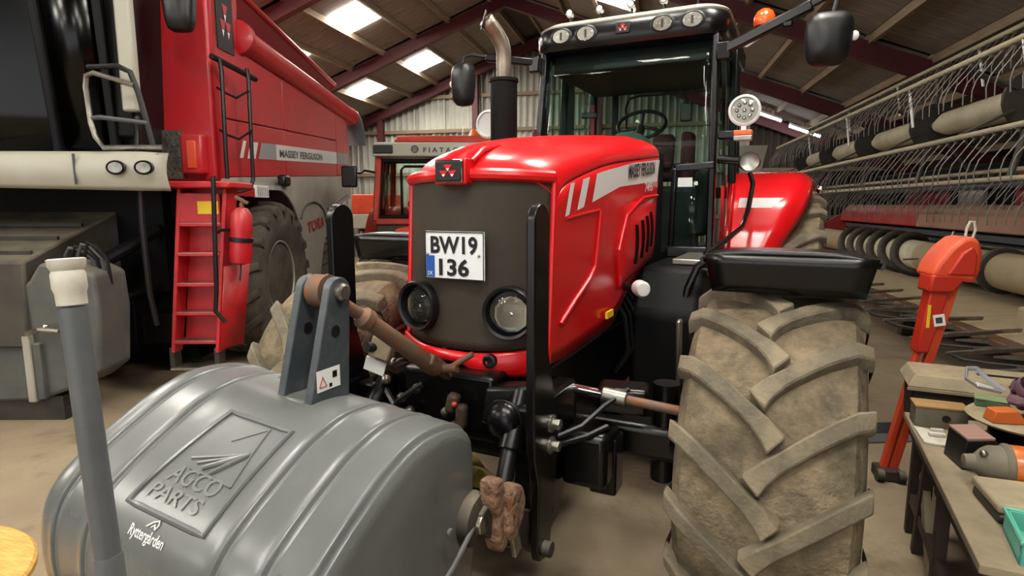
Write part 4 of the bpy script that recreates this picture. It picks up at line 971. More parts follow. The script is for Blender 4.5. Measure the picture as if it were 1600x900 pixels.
# wheels
def kloc(v,u,z): return (v-KO[0],u-KO[1],z)
make_wheel('drive_wheel', CB, kloc(-2.95,7.0,.89), .89, .66, .42, 18, .34, .045, 'tyre_dark','rim_grey', spin=.1, dish=-.7)
make_wheel('drive_wheel', CB, kloc(-5.3,7.0,.89), .89, .66, .42, 18, .34, .045, 'tyre_dark','rim_grey', spin=.1, dish=-1)
make_wheel('steering_wheel_rear', CB, kloc(-2.95,9.75,.62), .62, .45, .3, 18, .34, .035, 'tyre_dark','rim_grey').name = 'steer_wheel'
make_wheel('steer_wheel', CB, kloc(-5.3,9.75,.62), .62, .45, .3, 18, .34, .035, 'tyre_dark','rim_grey', dish=-1)
cp(B().box(-5.2,-2.9,6.85,7.15,.7,1.0),'drive_axle','black_matte')
cp(B().box(-5.2,-2.9,9.65,9.85,.55,.75),'steer_axle','black_matte')
cp(B().box(-5.5,-3.3,5.75,9.6,.9,2.05),'chassis','black_matte')
# lamp and reflector strips above the wheel
cp(B().obox((CS+.06,6.95,1.93),(.06,.4,.05)),'side_lamp_arm','silver_decal_dark')
cp(B().obox((CS+.1,7.05,2.02),(.1,.2,.13)),'side_lamp','black_plastic',bevel=.03)
sg = cp(B().box(CS+.0,CS+.03,6.42,6.75,1.82,1.95),'reflector_strip','white')
for k in range(6): cp(B().box(CS+.03,CS+.036,6.45+.05*k,6.465+.05*k,1.83,1.93),'strip_bar','silver_decal_dark',sg)
cp(B().obox((CS+.02,6.05,1.87),(.04,.6,.09)),'side_marker','combine_red')
# feeder house and its grey front
fh = cp(B().hexa([(-4.9,4.55,.62),(-3.75,4.55,.62),(-3.75,6.0,1.0),(-4.9,6.0,1.0),(-4.9,4.6,1.30),(-3.75,4.6,1.30),(-3.75,6.0,1.75),(-4.9,6.0,1.75)]),'feeder_house','feeder',bevel=.02)
for k in range(3): cp(B().beam((-4.9,4.75+.3*k,1.36+.1*k),(-3.8,4.75+.3*k,1.36+.1*k),.03,.03),'feeder_rib','black_dusty',fh)
cp(B().path([(-3.62,5.0,1.15),(-3.45,5.4,1.35),(-3.35,5.7,1.5)],.06,10),'feeder_cylinder','black_matte',fh)
for k in range(4):
    cp(B().path([(-3.52+.045*k,4.75,1.24),(-3.51+.05*k,4.72,1.34),(-3.46+.05*k,4.7,1.40+.015*k),(-3.39+.04*k,4.72,1.39+.01*k),(-3.33+.04*k,4.76,1.31),(-3.31+.03*k,4.8,1.1)],.014,8),'hydraulic_hose','black_plastic' if k%2 else 'frame_grey',fh)
cp(B().box(-3.5,-3.2,5.6,5.9,.4,.7),'chassis_step','black_matte',fh,bevel=.02)
# grey end box of the pick-up standing in front of the feeder
ffm = cp(B().prism([(-4.9,.14),(-3.75,.18),(-3.4,.30),(-3.24,.42),(-3.2,.9),(-3.22,1.2),(-3.38,1.28),(-3.64,1.29),(-3.74,1.14),(-3.85,1.11),(-4.9,1.12)],lambda v,z,t:(v,t,z),4.6,5.0),'feeder_front_box','feeder_grey',bevel=.03,seg=3)
cp(B().box(-3.80,-3.74,4.55,4.61,.18,.72),'box_guide','combine_grey',ffm,bevel=.01)
cp(B().box(-3.73,-3.67,4.56,4.61,.2,.66),'box_guide','feeder_grey',ffm,bevel=.01)
cp(B().box(-3.84,-3.785,4.59,4.602,.965,1.10),'warning_label','yellow',ffm)
cp(B().box(-3.83,-3.795,4.585,4.592,.99,1.01),'label_mark','ink',ffm)
cp(B().path([(-3.75,4.55,.74),(-3.62,4.51,.78),(-3.5,4.55,.76)],.02,8),'box_latch','steel',ffm)
cp(B().ball((-3.58,4.53,.80),.025),'latch_knob','chrome',ffm)
cp(B().box(-4.9,-3.6,4.65,4.95,.0,.2),'skid','black_dusty',ffm)
cp(B().box(-5.0,-3.3,6.2,6.5,.1,2.0),'belly_dark_fill','black_matte',fh)  # black box added to make the gap behind the ladder dark
cp(B().box(-3.78,-3.02,5.9,6.3,.32,2.0),'underbody_dark_fill','black_matte',fh,bevel=.03)  # black box standing in for the deep shade between feeder and ladder
cp(B().tube((-3.6,5.2,.85),(-3.3,5.95,1.0),.03),'drive_shaft','black_matte',fh)

# fire extinguisher in a red bag beside the ladder
FE = thing('fire_extinguisher','small red fire extinguisher in a strapped bag beside the red ladder','fire extinguisher',kw(-2.33,5.18,1.22),KROT)
B().lathe([(.03,0),(.085,.02),(.095,.1),(.09,.2),(.088,.24),(.09,.3),(.085,.44),(.05,.49),(.02,.5)],(0,0,0),(.08,0,1),20).build('bag','combine_red',FE)
B().lathe([(.094,.2),(.1,.205),(.1,.235),(.094,.24)],(0,0,0),(.08,0,1),20).build('strap','black_plastic',FE)
B().lathe([(.02,.5),(.025,.52),(.015,.55)],(0,0,0),(.08,0,1),12).build('valve','rusty_steel',FE)
B().obox((.05,-.02,.56),(.12,.03,.03),(0,.5,.3)).build('lever','rusty_steel',FE,bevel=.005)
B().path([(.0,0,0),(.01,-.03,-.06),(.0,-.04,-.14)],.008,6).build('strap_end','black_plastic',FE)
B().path([(-.08,0,.3),(-.16,.02,.3),(-.2,.04,.28)],.014,6).build('hook','black_plastic',FE)

# ---------------------------------------------------------------- orange tractor behind
FO = (-.95, 8.6, 0)
FT = thing('old_tractor','older orange-red tractor with cream cab sign standing behind the red tractor','tractor',kw(*FO),KROT)
def fpz(b,name,m,parent=None,**k): return b.build(name,m,parent or FT,**k)
W2 = .93
for s in (-1,1):
    fpz(B().beam((s*W2,0,1.5),(s*(W2-.05),.1,2.42),.09,.09,(0,1,0)),'cab_post','orange_red',bevel=.02)
    fpz(B().beam((s*W2,1.3,1.5),(s*(W2-.05),1.2,2.42),.09,.09,(0,1,0)),'cab_post','orange_red',bevel=.02)
    fpz(B().beam((s*W2,0,1.5),(s*W2,1.3,1.5),.08,.08),'cab_sill','orange_red')
    fpz(B().add([(s*W2,.1,1.55),(s*W2,1.2,1.55),(s*(W2-.05),1.15,2.4),(s*(W2-.05),.15,2.4)],[(0,1,2,3)]),'side_window','glass',solid=.006)
fpz(B().beam((-W2,0,1.5),(W2,0,1.5),.08,.1),'cab_sill','orange_red',bevel=.02)
fpz(B().beam((-W2,1.3,1.5),(W2,1.3,1.5),.08,.1),'cab_sill','orange_red')
fpz(B().path([(-W2+.07,-.01,1.56),(W2-.07,-.01,1.56),(W2-.11,.09,2.36),(-W2+.11,.09,2.36)],.035,8,closed=True),'window_rubber','black_matte')
fpz(B().add([(-W2+.07,0,1.56),(W2-.07,0,1.56),(W2-.11,.1,2.38),(-W2+.11,.1,2.38)],[(0,1,2,3)]),'windscreen','glass',solid=.006)
sgn_ = fpz(B().hexa([(-W2-.02,-.04,2.42),(W2+.02,-.04,2.42),(W2+.02,1.35,2.42),(-W2-.02,1.35,2.42),(-W2+.0,-.02,2.62),(W2,-.02,2.62),(W2,1.3,2.62),(-W2,1.3,2.62)]),'roof_band','beige',bevel=.02)
fpz(B().hexa([(-W2+.28,.0,2.62),(W2,.0,2.62),(W2,1.25,2.62),(-W2+.28,1.25,2.62),(-W2+.32,.05,2.72),(W2-.05,.05,2.72),(W2-.05,1.15,2.74),(-W2+.32,1.15,2.74)]),'roof','orange_red',bevel=.03)
fpz(B().box(-W2,-W2+.28,-.055,-.03,2.46,2.58),'roof_lamp','black_plastic',sgn_,bevel=.02)
text('sign_lettering','F I A T A G R I',bil((-.22,-.05,2.475),(.42,-.05,2.475),(.42,-.04,2.545),(-.22,-.04,2.545)),'ink_grey',sgn_,bold=.035)
em2 = fpz(B().lathe([(.055,0),(.055,.008),(.0,.009)],(-.34,-.035,2.52),(0,-1,.05),20),'sign_emblem','ink_grey',sgn_)
for dz in (-.025,.0,.025): fpz(B().box(-.37,-.31,-.05,-.045,2.515+dz,2.522+dz),'emblem_bar','beige',em2)
fpz(B().lathe([(.06,0),(.075,.02),(.06,.09),(.03,.12),(0,.125)],(.48,.4,2.73),(0,0,1),16),'beacon','soft_orange')
fpz(B().path([(.3,.3,2.72),(.34,.3,2.9)],.006,6),'aerial','white')
fpz(B().path([(-W2,.0,2.2),(-W2-.12,-.1,2.22),(-W2-.16,-.15,2.18),(-W2-.3,-.18,2.2)],.018,8),'mirror_arm','black_plastic')
fpz(B().box(-W2-.42,-W2-.2,-.22,-.17,1.98,2.28),'mirror','black_plastic',bevel=.03)
fpz(B().box(-.32,.4,.9,1.02,1.6,2.3),'seat_back','combine_dark_red',bevel=.06)
fpz(B().path([(-.6,.3,1.6),(-.6,.3,2.25),(-.55,.3,2.3),(.3,.3,2.3)],.02,8),'inner_bar','black_plastic')
fpz(B().ball((-.45,.4,1.75),.08),'inner_lamp','chrome')
fpz(B().box(-.4,.4,-1.5,.0,1.1,1.46),'bonnet','orange_red',bevel=.06)
fpz(B().box(-.38,.38,-1.55,-1.45,.8,1.4),'grille','black_matte',bevel=.03)
fpz(B().box(-.35,.35,-1.5,1.4,.6,1.1),'engine_block','black_matte',bevel=.03)
fpz(B().box(-W2,-.42,.0,1.2,.9,1.46),'step_box','black_dusty',bevel=.03)
fpz(B().box(.42,W2,.0,1.2,.9,1.46),'step_box','black_dusty',bevel=.03)
for s in (-1,1):
    make_wheel('front_wheel',FT,(s*.75,-1.0,.55),.55,.35,.3,16,.34,.03,'tyre_dark','rim_grey',dish=s)
    make_wheel('rear_wheel',FT,(s*.95,1.2,.8),.8,.45,.45,18,.34,.035,'tyre_dark','rim_grey',dish=s)
    fpz(B().grid(lambda a,c:(s*(.7+.5*c),1.2-.95*math.cos(PI*a),.8+.9*math.sin(PI*a)),16,2),'mudguard','orange_red',solid=.02)
# orange trailer corner seen between combine and old tractor
OT = thing('seed_trailer','orange and cream machine corner seen between the combine and the old tractor','trailer',kw(-2.55,12.2,0),KROT)
B().box(-.6,.25,0,1.2,1.55,1.95).build('hopper','orange_drop',OT,bevel=.02)
B().box(-.6,.22,-.02,1.2,1.25,1.55).build('hopper_base','beige',OT,bevel=.02)
B().box(-.5,.15,.1,1.0,.3,1.25).build('frame','black_dusty',OT)
for s in (-.45,.1): B().lathe([(.0,-.1),(.3,-.1),(.36,-.06),(.36,.06),(.3,.1),(0,.1)],(s,.5,.36),(1,0,0),24).build('wheel','tyre_dark',OT)
for k in range(5): B().tube((-.4+.12*k,-.1,1.2),(-.42+.13*k,-.25,.7),.03).build('seed_pipe','rusty_steel',OT)
# ---------------------------------------------------------------- header with reel, right side
HD = thing('combine_header','long combine header with a tined reel, auger and crop lifters on the right','header',(3.2, 4.2, 0), 0)
HO = (3.2, 4.2, 0)
def hp(b,name,m,parent=None,**k): return b.build(name,m,parent or HD,off=HO,**k)
Y0, Y1 = 4.2, 14.2
RCX, RCZ, RR = 3.25, 2.66, .70
angs = [154, 208, 258, 308, 20, 92]
# central tube in cream segments with dark spiders
reel = hp(B().tube((RCX,Y0,RCZ),(RCX,Y1,RCZ),.06,n=12),'reel_shaft','black_dusty')
spy = [4.3, 6.25, 8.2, 10.2, 12.2, 14.1]
for a,c in zip(spy,spy[1:]):
    hp(B().lathe([(.06,0),(.13,.1),(.14,.25),(.13,c-a-.5),(.07,c-a-.25)],(RCX,a+.15,RCZ),(0,1,0),18),'reel_tube','header_cream',reel)
for y in spy:
    hp(B().lathe([(.0,-.02),(.27,-.02),(.27,.02),(0,.02)],(RCX,y,RCZ),(0,1,0),20),'reel_spider','black_dusty',reel)
    for a in angs:
        hp(B().beam((RCX+.2*math.cos(R(a)),y,RCZ+.2*math.sin(R(a))),(RCX+RR*math.cos(R(a)),y,RCZ+RR*math.sin(R(a))),.02,.09,(0,1,0)),'spider_arm','black_dusty',reel)
tp = B().path([(0,0,.0),(-.02,0,-.025),(.0,0,-.05),(.022,0,-.03),(.01,0,-.02),(-.06,0,-.12),(-.15,0,-.25),(-.17,0,-.33),(-.165,0,-.42)],.0055,5)
first = None; stuffb = B(); n_t = 64
for ai, a in enumerate(angs):
    bx, bz = RCX+RR*math.cos(R(a)), RCZ+RR*math.sin(R(a))
    bar = hp(B().tube((bx,Y0,bz),(bx,Y1,bz),.024,n=10),'reel_bat','header_cream',reel if False else HD)
    for k in range(n_t):
        rx_ = .0; y = Y0+.12+k*(Y1-Y0-.2)/(n_t-1); tilt = random.uniform(-.05,.05)
        if ai in (0,1,2,5):
            loc = (bx-HO[0], y-HO[1], bz)
            if first is None: first = tp.build('tine','tine',bar,loc=loc); o = first
            else: o = inst(first, bar, loc)
            o.rotation_euler = (random.uniform(-.03,.03), rx_+tilt, 0)
        else:
            stuffb.add([(p[0]+bx,p[1]+y,p[2]+bz) for p in tp.v], tp.f)
so = hp(stuffb,'rear_tines','tine'); so['kind'] = 'stuff'
for y in (5.3,7.3,9.4,11.5):
    for a in (154,92): hp(B().tube((RCX+RR*math.cos(R(a)),y,RCZ+RR*math.sin(R(a))),(RCX+RR*math.cos(R(a))+.03,y-.1,RCZ+RR*math.sin(R(a))-.42),.014,n=8),'bat_brace','silver_decal')
# back frame, red top beam, sheet, table and knife
hp(B().prism([(3.98,1.40),(4.0,1.60),(4.15,1.74),(4.35,1.74),(4.35,1.40)],lambda x,z,t:(x,t,z),10.4,Y1),'top_beam','header_red',bevel=.02)
hp(B().prism([(3.98,1.40),(4.0,1.60),(4.15,1.74),(4.35,1.74),(4.35,1.40)],lambda x,z,t:(x,t,z),Y0,10.4),'top_beam','beam_dust',bevel=.02)
y = Y0
while y < Y1-.1:
    hp(B().box(4.2,4.23,y,min(y+.98,Y1),.75,1.42),'back_sheet','feeder',bevel=.004); y += 1.0
hp(B().box(4.1,4.2,Y0,Y1,1.28,1.36),'back_rail','frame_grey',bevel=.01)
hp(B().tube((4.08,Y0,1.22),(4.08,Y1,1.22),.025),'back_pipe','steel')
y = Y0
while y < Y1-.1:
    y1 = min(y+1.24,Y1)
    hp(B().hexa([(3.0,y,.58),(4.2,y,.68),(4.2,y1,.68),(3.0,y1,.58),(3.0,y,.61),(4.2,y,.74),(4.2,y1,.74),(3.0,y1,.61)]),'table_sheet','header_table',bevel=.004); y += 1.25
hp(B().box(2.86,3.02,Y0,Y1,.54,.6),'knife_bar','rusty_steel',bevel=.01)
y = Y0+.1
while y < Y1:
    hp(B().hexa([(2.62,y,.56),(2.88,y-.03,.55),(2.88,y+.03,.55),(2.62,y+.005,.56),(2.62,y,.575),(2.88,y-.03,.6),(2.88,y+.03,.6),(2.62,y+.005,.575)]),'knife_guard','steel'); y += .3
# crop lifters: long straight spring with a lower runner
lf = None
for k in range(11):
    y = 4.55+.62*k
    if lf is None:
        lf = B().path([(-.62,0,.0),(-.3,0,.03),(.22,0,.07)],[.008,.016,.012],6,flat=2.2).build('crop_lifter','steel',HD); lf.location = (2.88-HO[0],y-HO[1],.6)
        rn = B().path([(-.60,0,-.005),(-.5,0,-.05),(-.3,0,-.075),(-.1,0,-.09),(.1,0,-.10)],.01,6,flat=2).build('lifter_runner','frame_grey',lf); o = lf
    else:
        o = inst(lf,HD,(2.88-HO[0],y-HO[1],.6)); inst(rn,o)
    o.rotation_euler[2] = random.uniform(-.06,.06)
    o.rotation_euler[1] = random.uniform(-.04,.02)
# auger with spiral flights
aug = hp(B().tube((3.72,Y0+.1,1.03),(3.72,Y1-.1,1.03),.2,n=24),'auger_tube','header_table')
hp(B().tube((3.72,9.2,1.03),(3.72,12.4,1.03),.203,n=24),'auger_sleeve','auger_cream',aug)
for ring in (5.6,7.4,8.6): hp(B().lathe([(.2,-.05),(.25,-.04),(.25,.04),(.2,.05)],(3.72,ring,1.03),(0,1,0),24),'auger_ring','black_dusty',aug)
for (ya,yb,hand) in ((9.4,12.3,-1),):
    n = int((yb-ya)/.5*24); b = B()
    for i in range(n+1):
        t = 2*PI*i/24*hand; y = ya+(yb-ya)*i/n
        b.v += [(3.72+.19*math.cos(t),y,1.03+.19*math.sin(t)),(3.72+.32*math.cos(t),y,1.03+.32*math.sin(t))]
    b.f = [(2*i,2*i+1,2*i+3,2*i+2) for i in range(n)]
    hp(b,'auger_flight','black_dusty' if ya > 9 or ya < 7 else 'header_cream',aug,solid=.02)
for k in range(8):
    y = 7.9+.22*k; t = k*1.9; hp(B().tube((3.72+.18*math.cos(t),y,1.03+.18*math.sin(t)),(3.72+.38*math.cos(t),y,1.03+.38*math.sin(t)),.012,n=8),'auger_finger','steel',aug)
# end plates and supports
for y in (Y0-.05,Y1):
    hp(B().prism([(2.9,.45),(4.35,.45),(4.35,1.7),(3.9,1.5),(3.1,.95)],lambda x,z,t:(x,t,z),y,y+.05),'end_plate','header_red',bevel=.01)
    hp(B().beam((4.1,y+.02,1.6),(RCX,y+.02,RCZ),.06,.1),'reel_arm','black_dusty')
for y in (5.2,8.8,12.6):
    hp(B().box(3.3,4.2,y-.08,y+.08,.0,.58),'support_stand','black_dusty',bevel=.02)
hp(B().box(3.9,4.2,Y0,Y1,.42,.6),'frame_tube','black_dusty',bevel=.02)
hp(B().box(3.15,3.9,5.35,6.0,.6,.86),'gearbox_cover','header_table',bevel=.03)
hp(B().obox((3.25,5.75,.90),(.2,.07,.05),(0,0,.4)),'cover_latch','rusty_steel',bevel=.01)

PM = thing('parked_machine','dark red and black machine body parked behind the header reel','farm machine',(5.6,10.2,0),0)
for y_,m_ in ((-4.4,'black_matte'),(-2.6,'header_red'),(-.8,'black_matte'),(1.0,'combine_dark_red'),(2.8,'black_matte')):
    B().box(-.85,.9,y_,y_+1.78,.7,2.2).build('body_panel',m_,PM,bevel=.03)
B().box(-.8,.9,-4.4,4.58,2.2,2.36).build('top_cover','black_matte',PM,bevel=.03)
B().box(-.95,-.86,-3.6,-2.9,1.75,2.2).build('hatch','combine_grey',PM,bevel=.02)
B().box(-.95,-.86,-.2,.5,1.6,2.0).build('hatch','combine_grey',PM,bevel=.02)
B().tube((-.98,-4.4,2.0),(-.98,4.5,2.0),.04).build('side_pipe','frame_grey',PM)
for y_ in (-3.2,3.2): B().lathe([(.0,-.2),(.6,-.2),(.72,-.12),(.72,.12),(.6,.2),(0,.2)],(-.2,y_,.72),(1,0,0),28).build('wheel','tyre_dark',PM)

# machine behind the rear mudguard: red body with a grey hopper
HP = thing('grain_hopper','red machine with a grey flared hopper behind the tractor mudguard','hopper',(2.1,15.0,0),0)
B().hexa([(-.35,0,2.45),(.35,0,2.45),(.35,.9,2.45),(-.35,.9,2.45),(-.5,-.15,3.1),(.45,-.15,3.1),(.45,1.05,3.1),(-.5,1.05,3.1)]).build('hopper_wall','combine_grey',HP,bevel=.015)
B().box(-.4,.45,-.02,.9,.6,2.46).build('body','header_red',HP,bevel=.03)
for s in (-.35,.4): B().lathe([(.0,-.12),(.5,-.12),(.6,-.06),(.6,.06),(.5,.12),(0,.12)],(s,.4,.6),(1,0,0),28).build('wheel','tyre_dark',HP)

# ---------------------------------------------------------------- work bench and what lies on it
BX, BY, BR_ = 1.03, 1.99, R(-12.7)
def bw(v,u,z=0): c,s_ = math.cos(BR_),math.sin(BR_); return (BX+v*c-u*s_, BY+v*s_+u*c, z)
BZ = .63
BE = thing('workbench','low dusty workbench with dark legs at the lower right','bench',bw(0,0),BR_)
for k in range(2):
    B().box(0+.40*k,.395+.40*k,0,1.52,BZ-.035,BZ).build('bench_board','bench_top',BE,bevel=.005)
B().box(.02,.78,.04,1.48,BZ-.1,BZ-.035).build('apron','bench_leg',BE,bevel=.005)
for v,u,du in ((.06,1.42,0),(.06,1.12,.06),(.06,.78,0),(.06,.1,0),(.74,1.42,0),(.74,.1,0)):
    B().beam((v,u,BZ-.1),(v,u+du*1.5,0),.05,.05,(0,1,0)).build('leg','bench_leg',BE,bevel=.004)
B().beam((.06,.2,.2),(.06,1.42,.2),.04,.05).build('stretcher','bench_leg',BE)
B().beam((.06,1.22,.42),(.06,.84,.03),.03,.07).build('leaning_slat','bench_top',BE)
def it(name,label,cat,v,u,z,rz=0,group=None): return thing(name,label,cat,bw(v,u,z),BR_+rz,group)
# support crate and black toolbox beyond the end of the bench
o = it('storage_crate','dark crate standing on the floor under the black toolbox','crate',.38,1.80,0)
B().box(-.12,.4,-.12,.2,0,.5).build('crate_body','bench_leg',o,bevel=.01)
for k in range(3): B().box(-.13,.41,-.135,-.12,.03+.16*k,.15+.16*k).build('slat','bench_leg',o,bevel=.004)
o = it('toolbox','long black toolbox with a dusty beige lid and handle slot','toolbox',.38,1.80,.5,.0)
B().hexa([(-.32,-.13,0),(.36,-.13,0),(.36,.15,0),(-.32,.15,0),(-.33,-.15,.24),(.38,-.15,.24),(.38,.17,.24),(-.33,.17,.24)]).build('body','black_dusty',o,bevel=.012)
ld_ = B().hexa([(-.36,-.17,.24),(.41,-.17,.24),(.41,.19,.24),(-.36,.19,.24),(-.32,-.13,.31),(.38,-.13,.31),(.38,.17,.31),(-.32,.17,.31)]).build('lid','dusty_lid',o,bevel=.01)
B().box(-.02,.18,-.02,.02,.305,.312).build('handle_slot','ink',ld_)
B().box(-.36,.41,-.175,-.165,.225,.24).build('lid_rim','dusty_lid',ld_)
o = it('wooden_box','pale open-ended wooden box with a dark hole on the bench corner','box',.12,1.36,BZ,.05)
B().box(-.11,.11,-.06,.06,0,.10).build('body','dusty_case',o,bevel=.004)
B().box(-.115,.115,-.065,.065,.10,.112).build('lid','wood',o,bevel=.003)
B().lathe([(.018,0),(.018,.004),(0,.004)],(.02,-.06,.055),(0,-1,0),16).build('hole','ink',o)
o = it('metal_catch','flat cream metal catch plate lying on the bench edge','metal plate',.065,1.15,BZ,.1)
B().prism([(-.06,-.1),(.02,-.12),(.03,-.09),(.05,-.09),(.06,.06),(-.05,.12)],lambda x,y,t:(x,y,t),.0,.012).build('plate','pipe_white',o,bevel=.003)
B().box(-.02,.05,-.02,.005,.012,.03).build('hinge_block','pipe_white',o,bevel=.004)
B().box(.0,.055,.03,.05,.012,.035).build('hinge_block','pipe_white',o,bevel=.004)
o = it('folded_panel','black bent sheet-metal housing with a pinkish top beside the cream plate','metal housing',.175,.9,BZ,.2)
B().prism([(-.09,0),(.1,0),(.12,.05),(.02,.14),(-.08,.13)],lambda x,z,t:(x,t,z),-.1,.07).build('shell','black_plastic',o,bevel=.004)
B().hexa([(-.08,-.1,.131),(.02,-.1,.141),(.02,.07,.141),(-.08,.07,.131),(-.08,-.1,.139),(.02,-.1,.149),(.02,.07,.149),(-.08,.07,.139)]).build('top_face','pink_dust',o)
B().ball((.06,-.1,.1),.012).build('screw','steel',o)
o = it('cable_reel','black reel drum with a wide dusty round flange, nearest the straps','reel',.43,1.14,BZ)
B().lathe([(.0,0),(.2,0),(.2,.03),(.15,.04),(.15,.11),(.19,.12),(.19,.14),(0,.14)],(0,0,0),(0,0,1),32).build('drum','black_dusty',o)
B().lathe([(.0,.14),(.24,.14),(.25,.15),(.24,.16),(0,.16)],(0,0,0),(0,0,1),40).build('flange','dusty_lid',o)
for k in range(6): B().lathe([(.152,.045+.011*k),(.16,.05+.011*k),(.152,.055+.011*k)],(0,0,0),(0,0,1),28).build('cable_turn','black_plastic',o)
o = it('orange_block','small rusty orange wedge block lying on the reel flange','block',.30,1.03,BZ+.16,.3)
B().hexa([(-.07,-.035,0),(.07,-.035,0),(.07,.045,0),(-.07,.045,0),(-.06,-.03,.055),(.03,-.03,.06),(.03,.04,.06),(-.06,.04,.055)]).build('body','strap_orange',o,bevel=.006)
o = it('green_tin','flat green tin with a dusty lid on the back of the reel','tin',.31,1.27,BZ+.16,-.2)
B().box(-.07,.06,-.05,.05,0,.03).build('tin','green_box',o,bevel=.006); B().box(-.072,.062,-.052,.052,.03,.038).build('lid','green_box',o,bevel=.003)
o = it('tie_down_straps','tangle of dusty purple lashing straps heaped on the reel','strap',.445,1.12,BZ+.19)
for k in range(7):
    a0 = k*.9; P = []
    for i in range(15):
        t = a0+i*.36; r_ = .09+.02*math.sin(k*2.1+i*.5)
        P.append((r_*math.cos(t)*1.15+.03*math.sin(k), r_*math.sin(t)*.8, .03+.018*k*.8+.022*math.sin(i*.8+k)))
    B().path(P,.022,6,flat=.3).build('strap_loop','purple',o)
B().path([(-.12,.06,.07),(-.18,.1,.11),(-.22,.12,.15),(-.26,.1,.15),(-.27,.06,.11),(-.22,.04,.08),(-.14,.03,.07)],.013,6,flat=.5).build('strap_end','silver_decal_dark',o)
B().obox((-.2,.05,.085),(.07,.02,.015),(0,.3,.4)).build('strap_label','white',o)
o = it('beacon_lamp','orange rotating beacon lying on its side with a dusty grey base','beacon',.215,.67,BZ+.017,R(5))
B().lathe([(.0,-.14),(.028,-.135),(.034,-.10),(.06,-.075),(.074,-.05),(.078,0)],(0,0,.07),(1,0,0),24).build('base','dusty_case',o)
B().lathe([(.078,0),(.084,.01),(.086,.08),(.08,.14),(.06,.19),(.03,.215),(0,.22)],(0,0,.07),(1,0,0),28).build('dome','soft_orange',o)
B().lathe([(.08,-.012),(.088,-.004),(.088,.01),(.08,.016)],(0,0,.07),(1,0,0),28).build('dome_ring','dusty_case',o)
B().ball((-.08,-.03,.12),.015).build('cable_gland','steel',o)
B().beam((-.05,-.085,.0),(.2,-.07,.02),.03,.02).build('foot','black_plastic',o)
o = it('plastic_case','flat dusty grey plastic carry case lying between the orange beacon and the teal tray','case',.265,.45,BZ,R(6))
B().box(-.16,.2,-.12,.12,0,.035).build('case_bottom','black_dusty',o,bevel=.01); B().box(-.165,.205,-.125,.125,.038,.075).build('case_top','dusty_lid',o,bevel=.012)
for x in (-.06,.1): B().box(x-.02,x+.02,-.132,-.125,.02,.06).build('latch','dusty_case',o,bevel=.003)
o = it('teal_tray','open teal plastic tray at the front edge of the bench','tray',.275,.15,BZ,R(-4))
tb = B(); tb.box(-.16,.2,-.12,.12,0,.012)
for q in ((-.16,-.148,-.12,.12),(.188,.2,-.12,.12),(-.16,.2,-.12,-.108),(-.16,.2,.108,.12)): tb.box(*q,.0,.075)
tb.build('tray','teal',o)
B().path([(-.16,-.12,.075),(.2,-.12,.075),(.2,.12,.075),(-.16,.12,.075)],.008,6,closed=True).build('rim','teal',o)
B().box(-.02,.0,-.108,.108,.012,.06).build('divider','teal',o)
B().obox((.1,.02,.04),(.12,.1,.06),(0,0,.3)).build('tray_insert','white',o,bevel=.006)
B().obox((-.08,0,.03),(.1,.08,.03),(0,0,-.3)).build('tray_sponge','yellow_plastic',o,bevel=.006)

# orange drop-leg machine leaning behind the bench
OD = thing('orange_floor_jack','orange jack with a rounded red hood leaning upright behind the bench','jack',(1.62,4.1,0),0)
ja = lambda z, dx=0, dy=0: (-.10+.155*z+dx*.8, -.05+dy, z)
for s,w in ((-.03,.035),(.035,.05)):
    B().beam(ja(.02,s-.01),ja(1.0 if s < 0 else 1.28,s+.01 if s < 0 else .09),w,.05,(0,1,0)).build('rail','orange_drop',OD,bevel=.006)
B().hexa([ja(.84,-.06,-.05),ja(.84,.03,-.05),ja(.84,.03,.05),ja(.84,-.06,.05),ja(1.25,-.08,-.06),ja(1.25,.05,-.06),ja(1.25,.05,.06),ja(1.25,-.08,.06)]).build('neck','orange_deep',OD,bevel=.01)
B().box(.02,.036,-.112,-.105,1.0,1.14).build('yellow_label','yellow',OD)
B().obox((.085,-.112,1.05),(.06,.006,.07),(0,-.2,0)).build('white_label','white',OD)
B().obox((.082,-.116,1.05),(.035,.004,.035),(0,-.2,0)).build('label_print','ink_grey',OD)
B().hexa([ja(1.22,-.11,-.09),ja(1.22,.06,-.09),ja(1.22,.06,.08),ja(1.22,-.11,.08),ja(1.33,-.12,-.1),ja(1.33,.12,-.1),ja(1.33,.12,.08),ja(1.33,-.12,.08)]).build('collar','orange_deep',OD,bevel=.015)
hoodp = [(-.14,1.31),(-.10,1.40),(-.02,1.49),(.06,1.545),(.13,1.56),(.19,1.53),(.215,1.46),(.215,1.36),(.18,1.28),(.10,1.29)]
hd_ = B().prism(hoodp,lambda x,z,t:(.105+x*.72,t,z),-.15,.1).build('hood','orange_drop',OD,bevel=.03,seg=3)
B().prism([(-.03,1.33),(.06,1.46),(.13,1.50),(.17,1.45),(.17,1.33)],lambda x,z,t:(.105+x*.72,t,z),-.165,-.14).build('hood_face','orange_deep',hd_,bevel=.01)
B().path([(.21,-.03,1.52),(.215,-.03,1.6),(.23,-.03,1.64),(.25,-.03,1.64),(.26,-.03,1.59),(.245,-.03,1.52)],.008,6).build('hook','pipe_white',OD)
B().obox((-.1,-.06,.04),(.14,.14,.07)).build('foot','bench_leg',OD,bevel=.01)
for s in (-.16,-.04): B().lathe([(.0,-.02),(.04,-.02),(.04,.02),(0,.02)],(s,-.12,.04),(1,0,0),16).build('roller','black_dusty',OD)
o = thing('metal_offcut','loose grey angle offcut lying on the floor behind the big tyre','scrap metal',(1.75,4.75,0),.3)
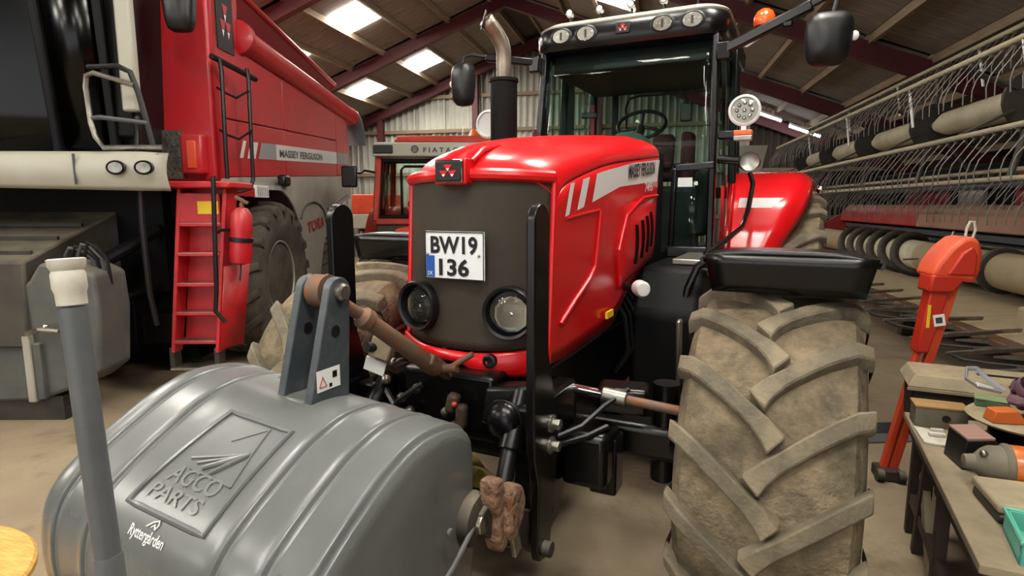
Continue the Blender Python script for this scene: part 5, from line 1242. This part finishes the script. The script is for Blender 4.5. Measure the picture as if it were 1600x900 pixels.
B().prism([(-.2,0),(.2,0),(.2,.012),(-.2,.012)],lambda x,z,t:(x,t,z),-.08,.08).build('web','frame_grey',o); B().box(-.2,.2,.07,.08,0,.1).build('flange','frame_grey',o)

# ---------------------------------------------------------------- foreground left
PP = thing('standing_pipe','upright grey plastic pipe with a pale socket top in the left foreground','pipe',(-1.073,.942,0),0)
def pq(z): return Vector((0,0,0)).lerp(Vector((-.133,.052,1.6)), z/1.6)
ax = (pq(1)-pq(0)).normalized()
B().lathe([(.0265,0),(.0265,1.50),(.025,1.51)],pq(.02),ax,24).build('pipe_tube','pipe_grey',PP)
B().lathe([(.028,1.535),(.0285,1.56),(.032,1.572),(.032,1.60),(.029,1.608),(.0345,1.618),(.0355,1.632),(.031,1.634),(.027,1.61),(.0,1.56)],pq(0),ax,28).build('socket','pipe_white',PP)
B().lathe([(.028,0),(.0295,.005),(.0295,.95),(.0275,.955)],pq(.02),ax,24).build('lower_sleeve','pipe_grey',PP)
B().lathe([(.09,0),(.09,.015),(.04,.03),(.04,.05)],(0,0,0),(0,0,1),28).build('foot','pipe_grey',PP)
o = thing('chipboard_drum','round yellow chipboard disc of a cable drum in the lower left corner','cable drum',(-2.62,1.27,0),0)
B().lathe([(.0,.36),(.49,.36),(.5,.37),(.5,.39),(.49,.40),(0,.40)],(0,0,0),(0,0,1),48).build('top_disc','chipboard',o)
B().lathe([(.0,0),(.5,0),(.5,.04),(0,.04)],(0,0,0),(0,0,1),40).build('bottom_disc','chipboard',o)
B().lathe([(.2,.04),(.2,.36)],(0,0,0),(0,0,1),28).build('core','wood',o)
o = thing('yellow_bucket','pale yellow plastic bucket lying on its side behind the grey weight','bucket',(-.9,3.0,0),R(0))
B().lathe([(.0,-.22),(.10,-.22),(.135,.1),(.145,.1),(.145,.12),(.13,.12),(.095,-.2),(0,-.2)],(-.1,.1,.148),(.45,-1,.0),32).build('bucket','yellow_plastic',o)
B().path([(-.1+.16*math.cos(a),-.02+.05*math.cos(a),.15+.16*math.sin(a)) for a in [R(200)+R(140)*i/12 for i in range(13)]],.005,6).build('handle','black_plastic',o)
#NEXT
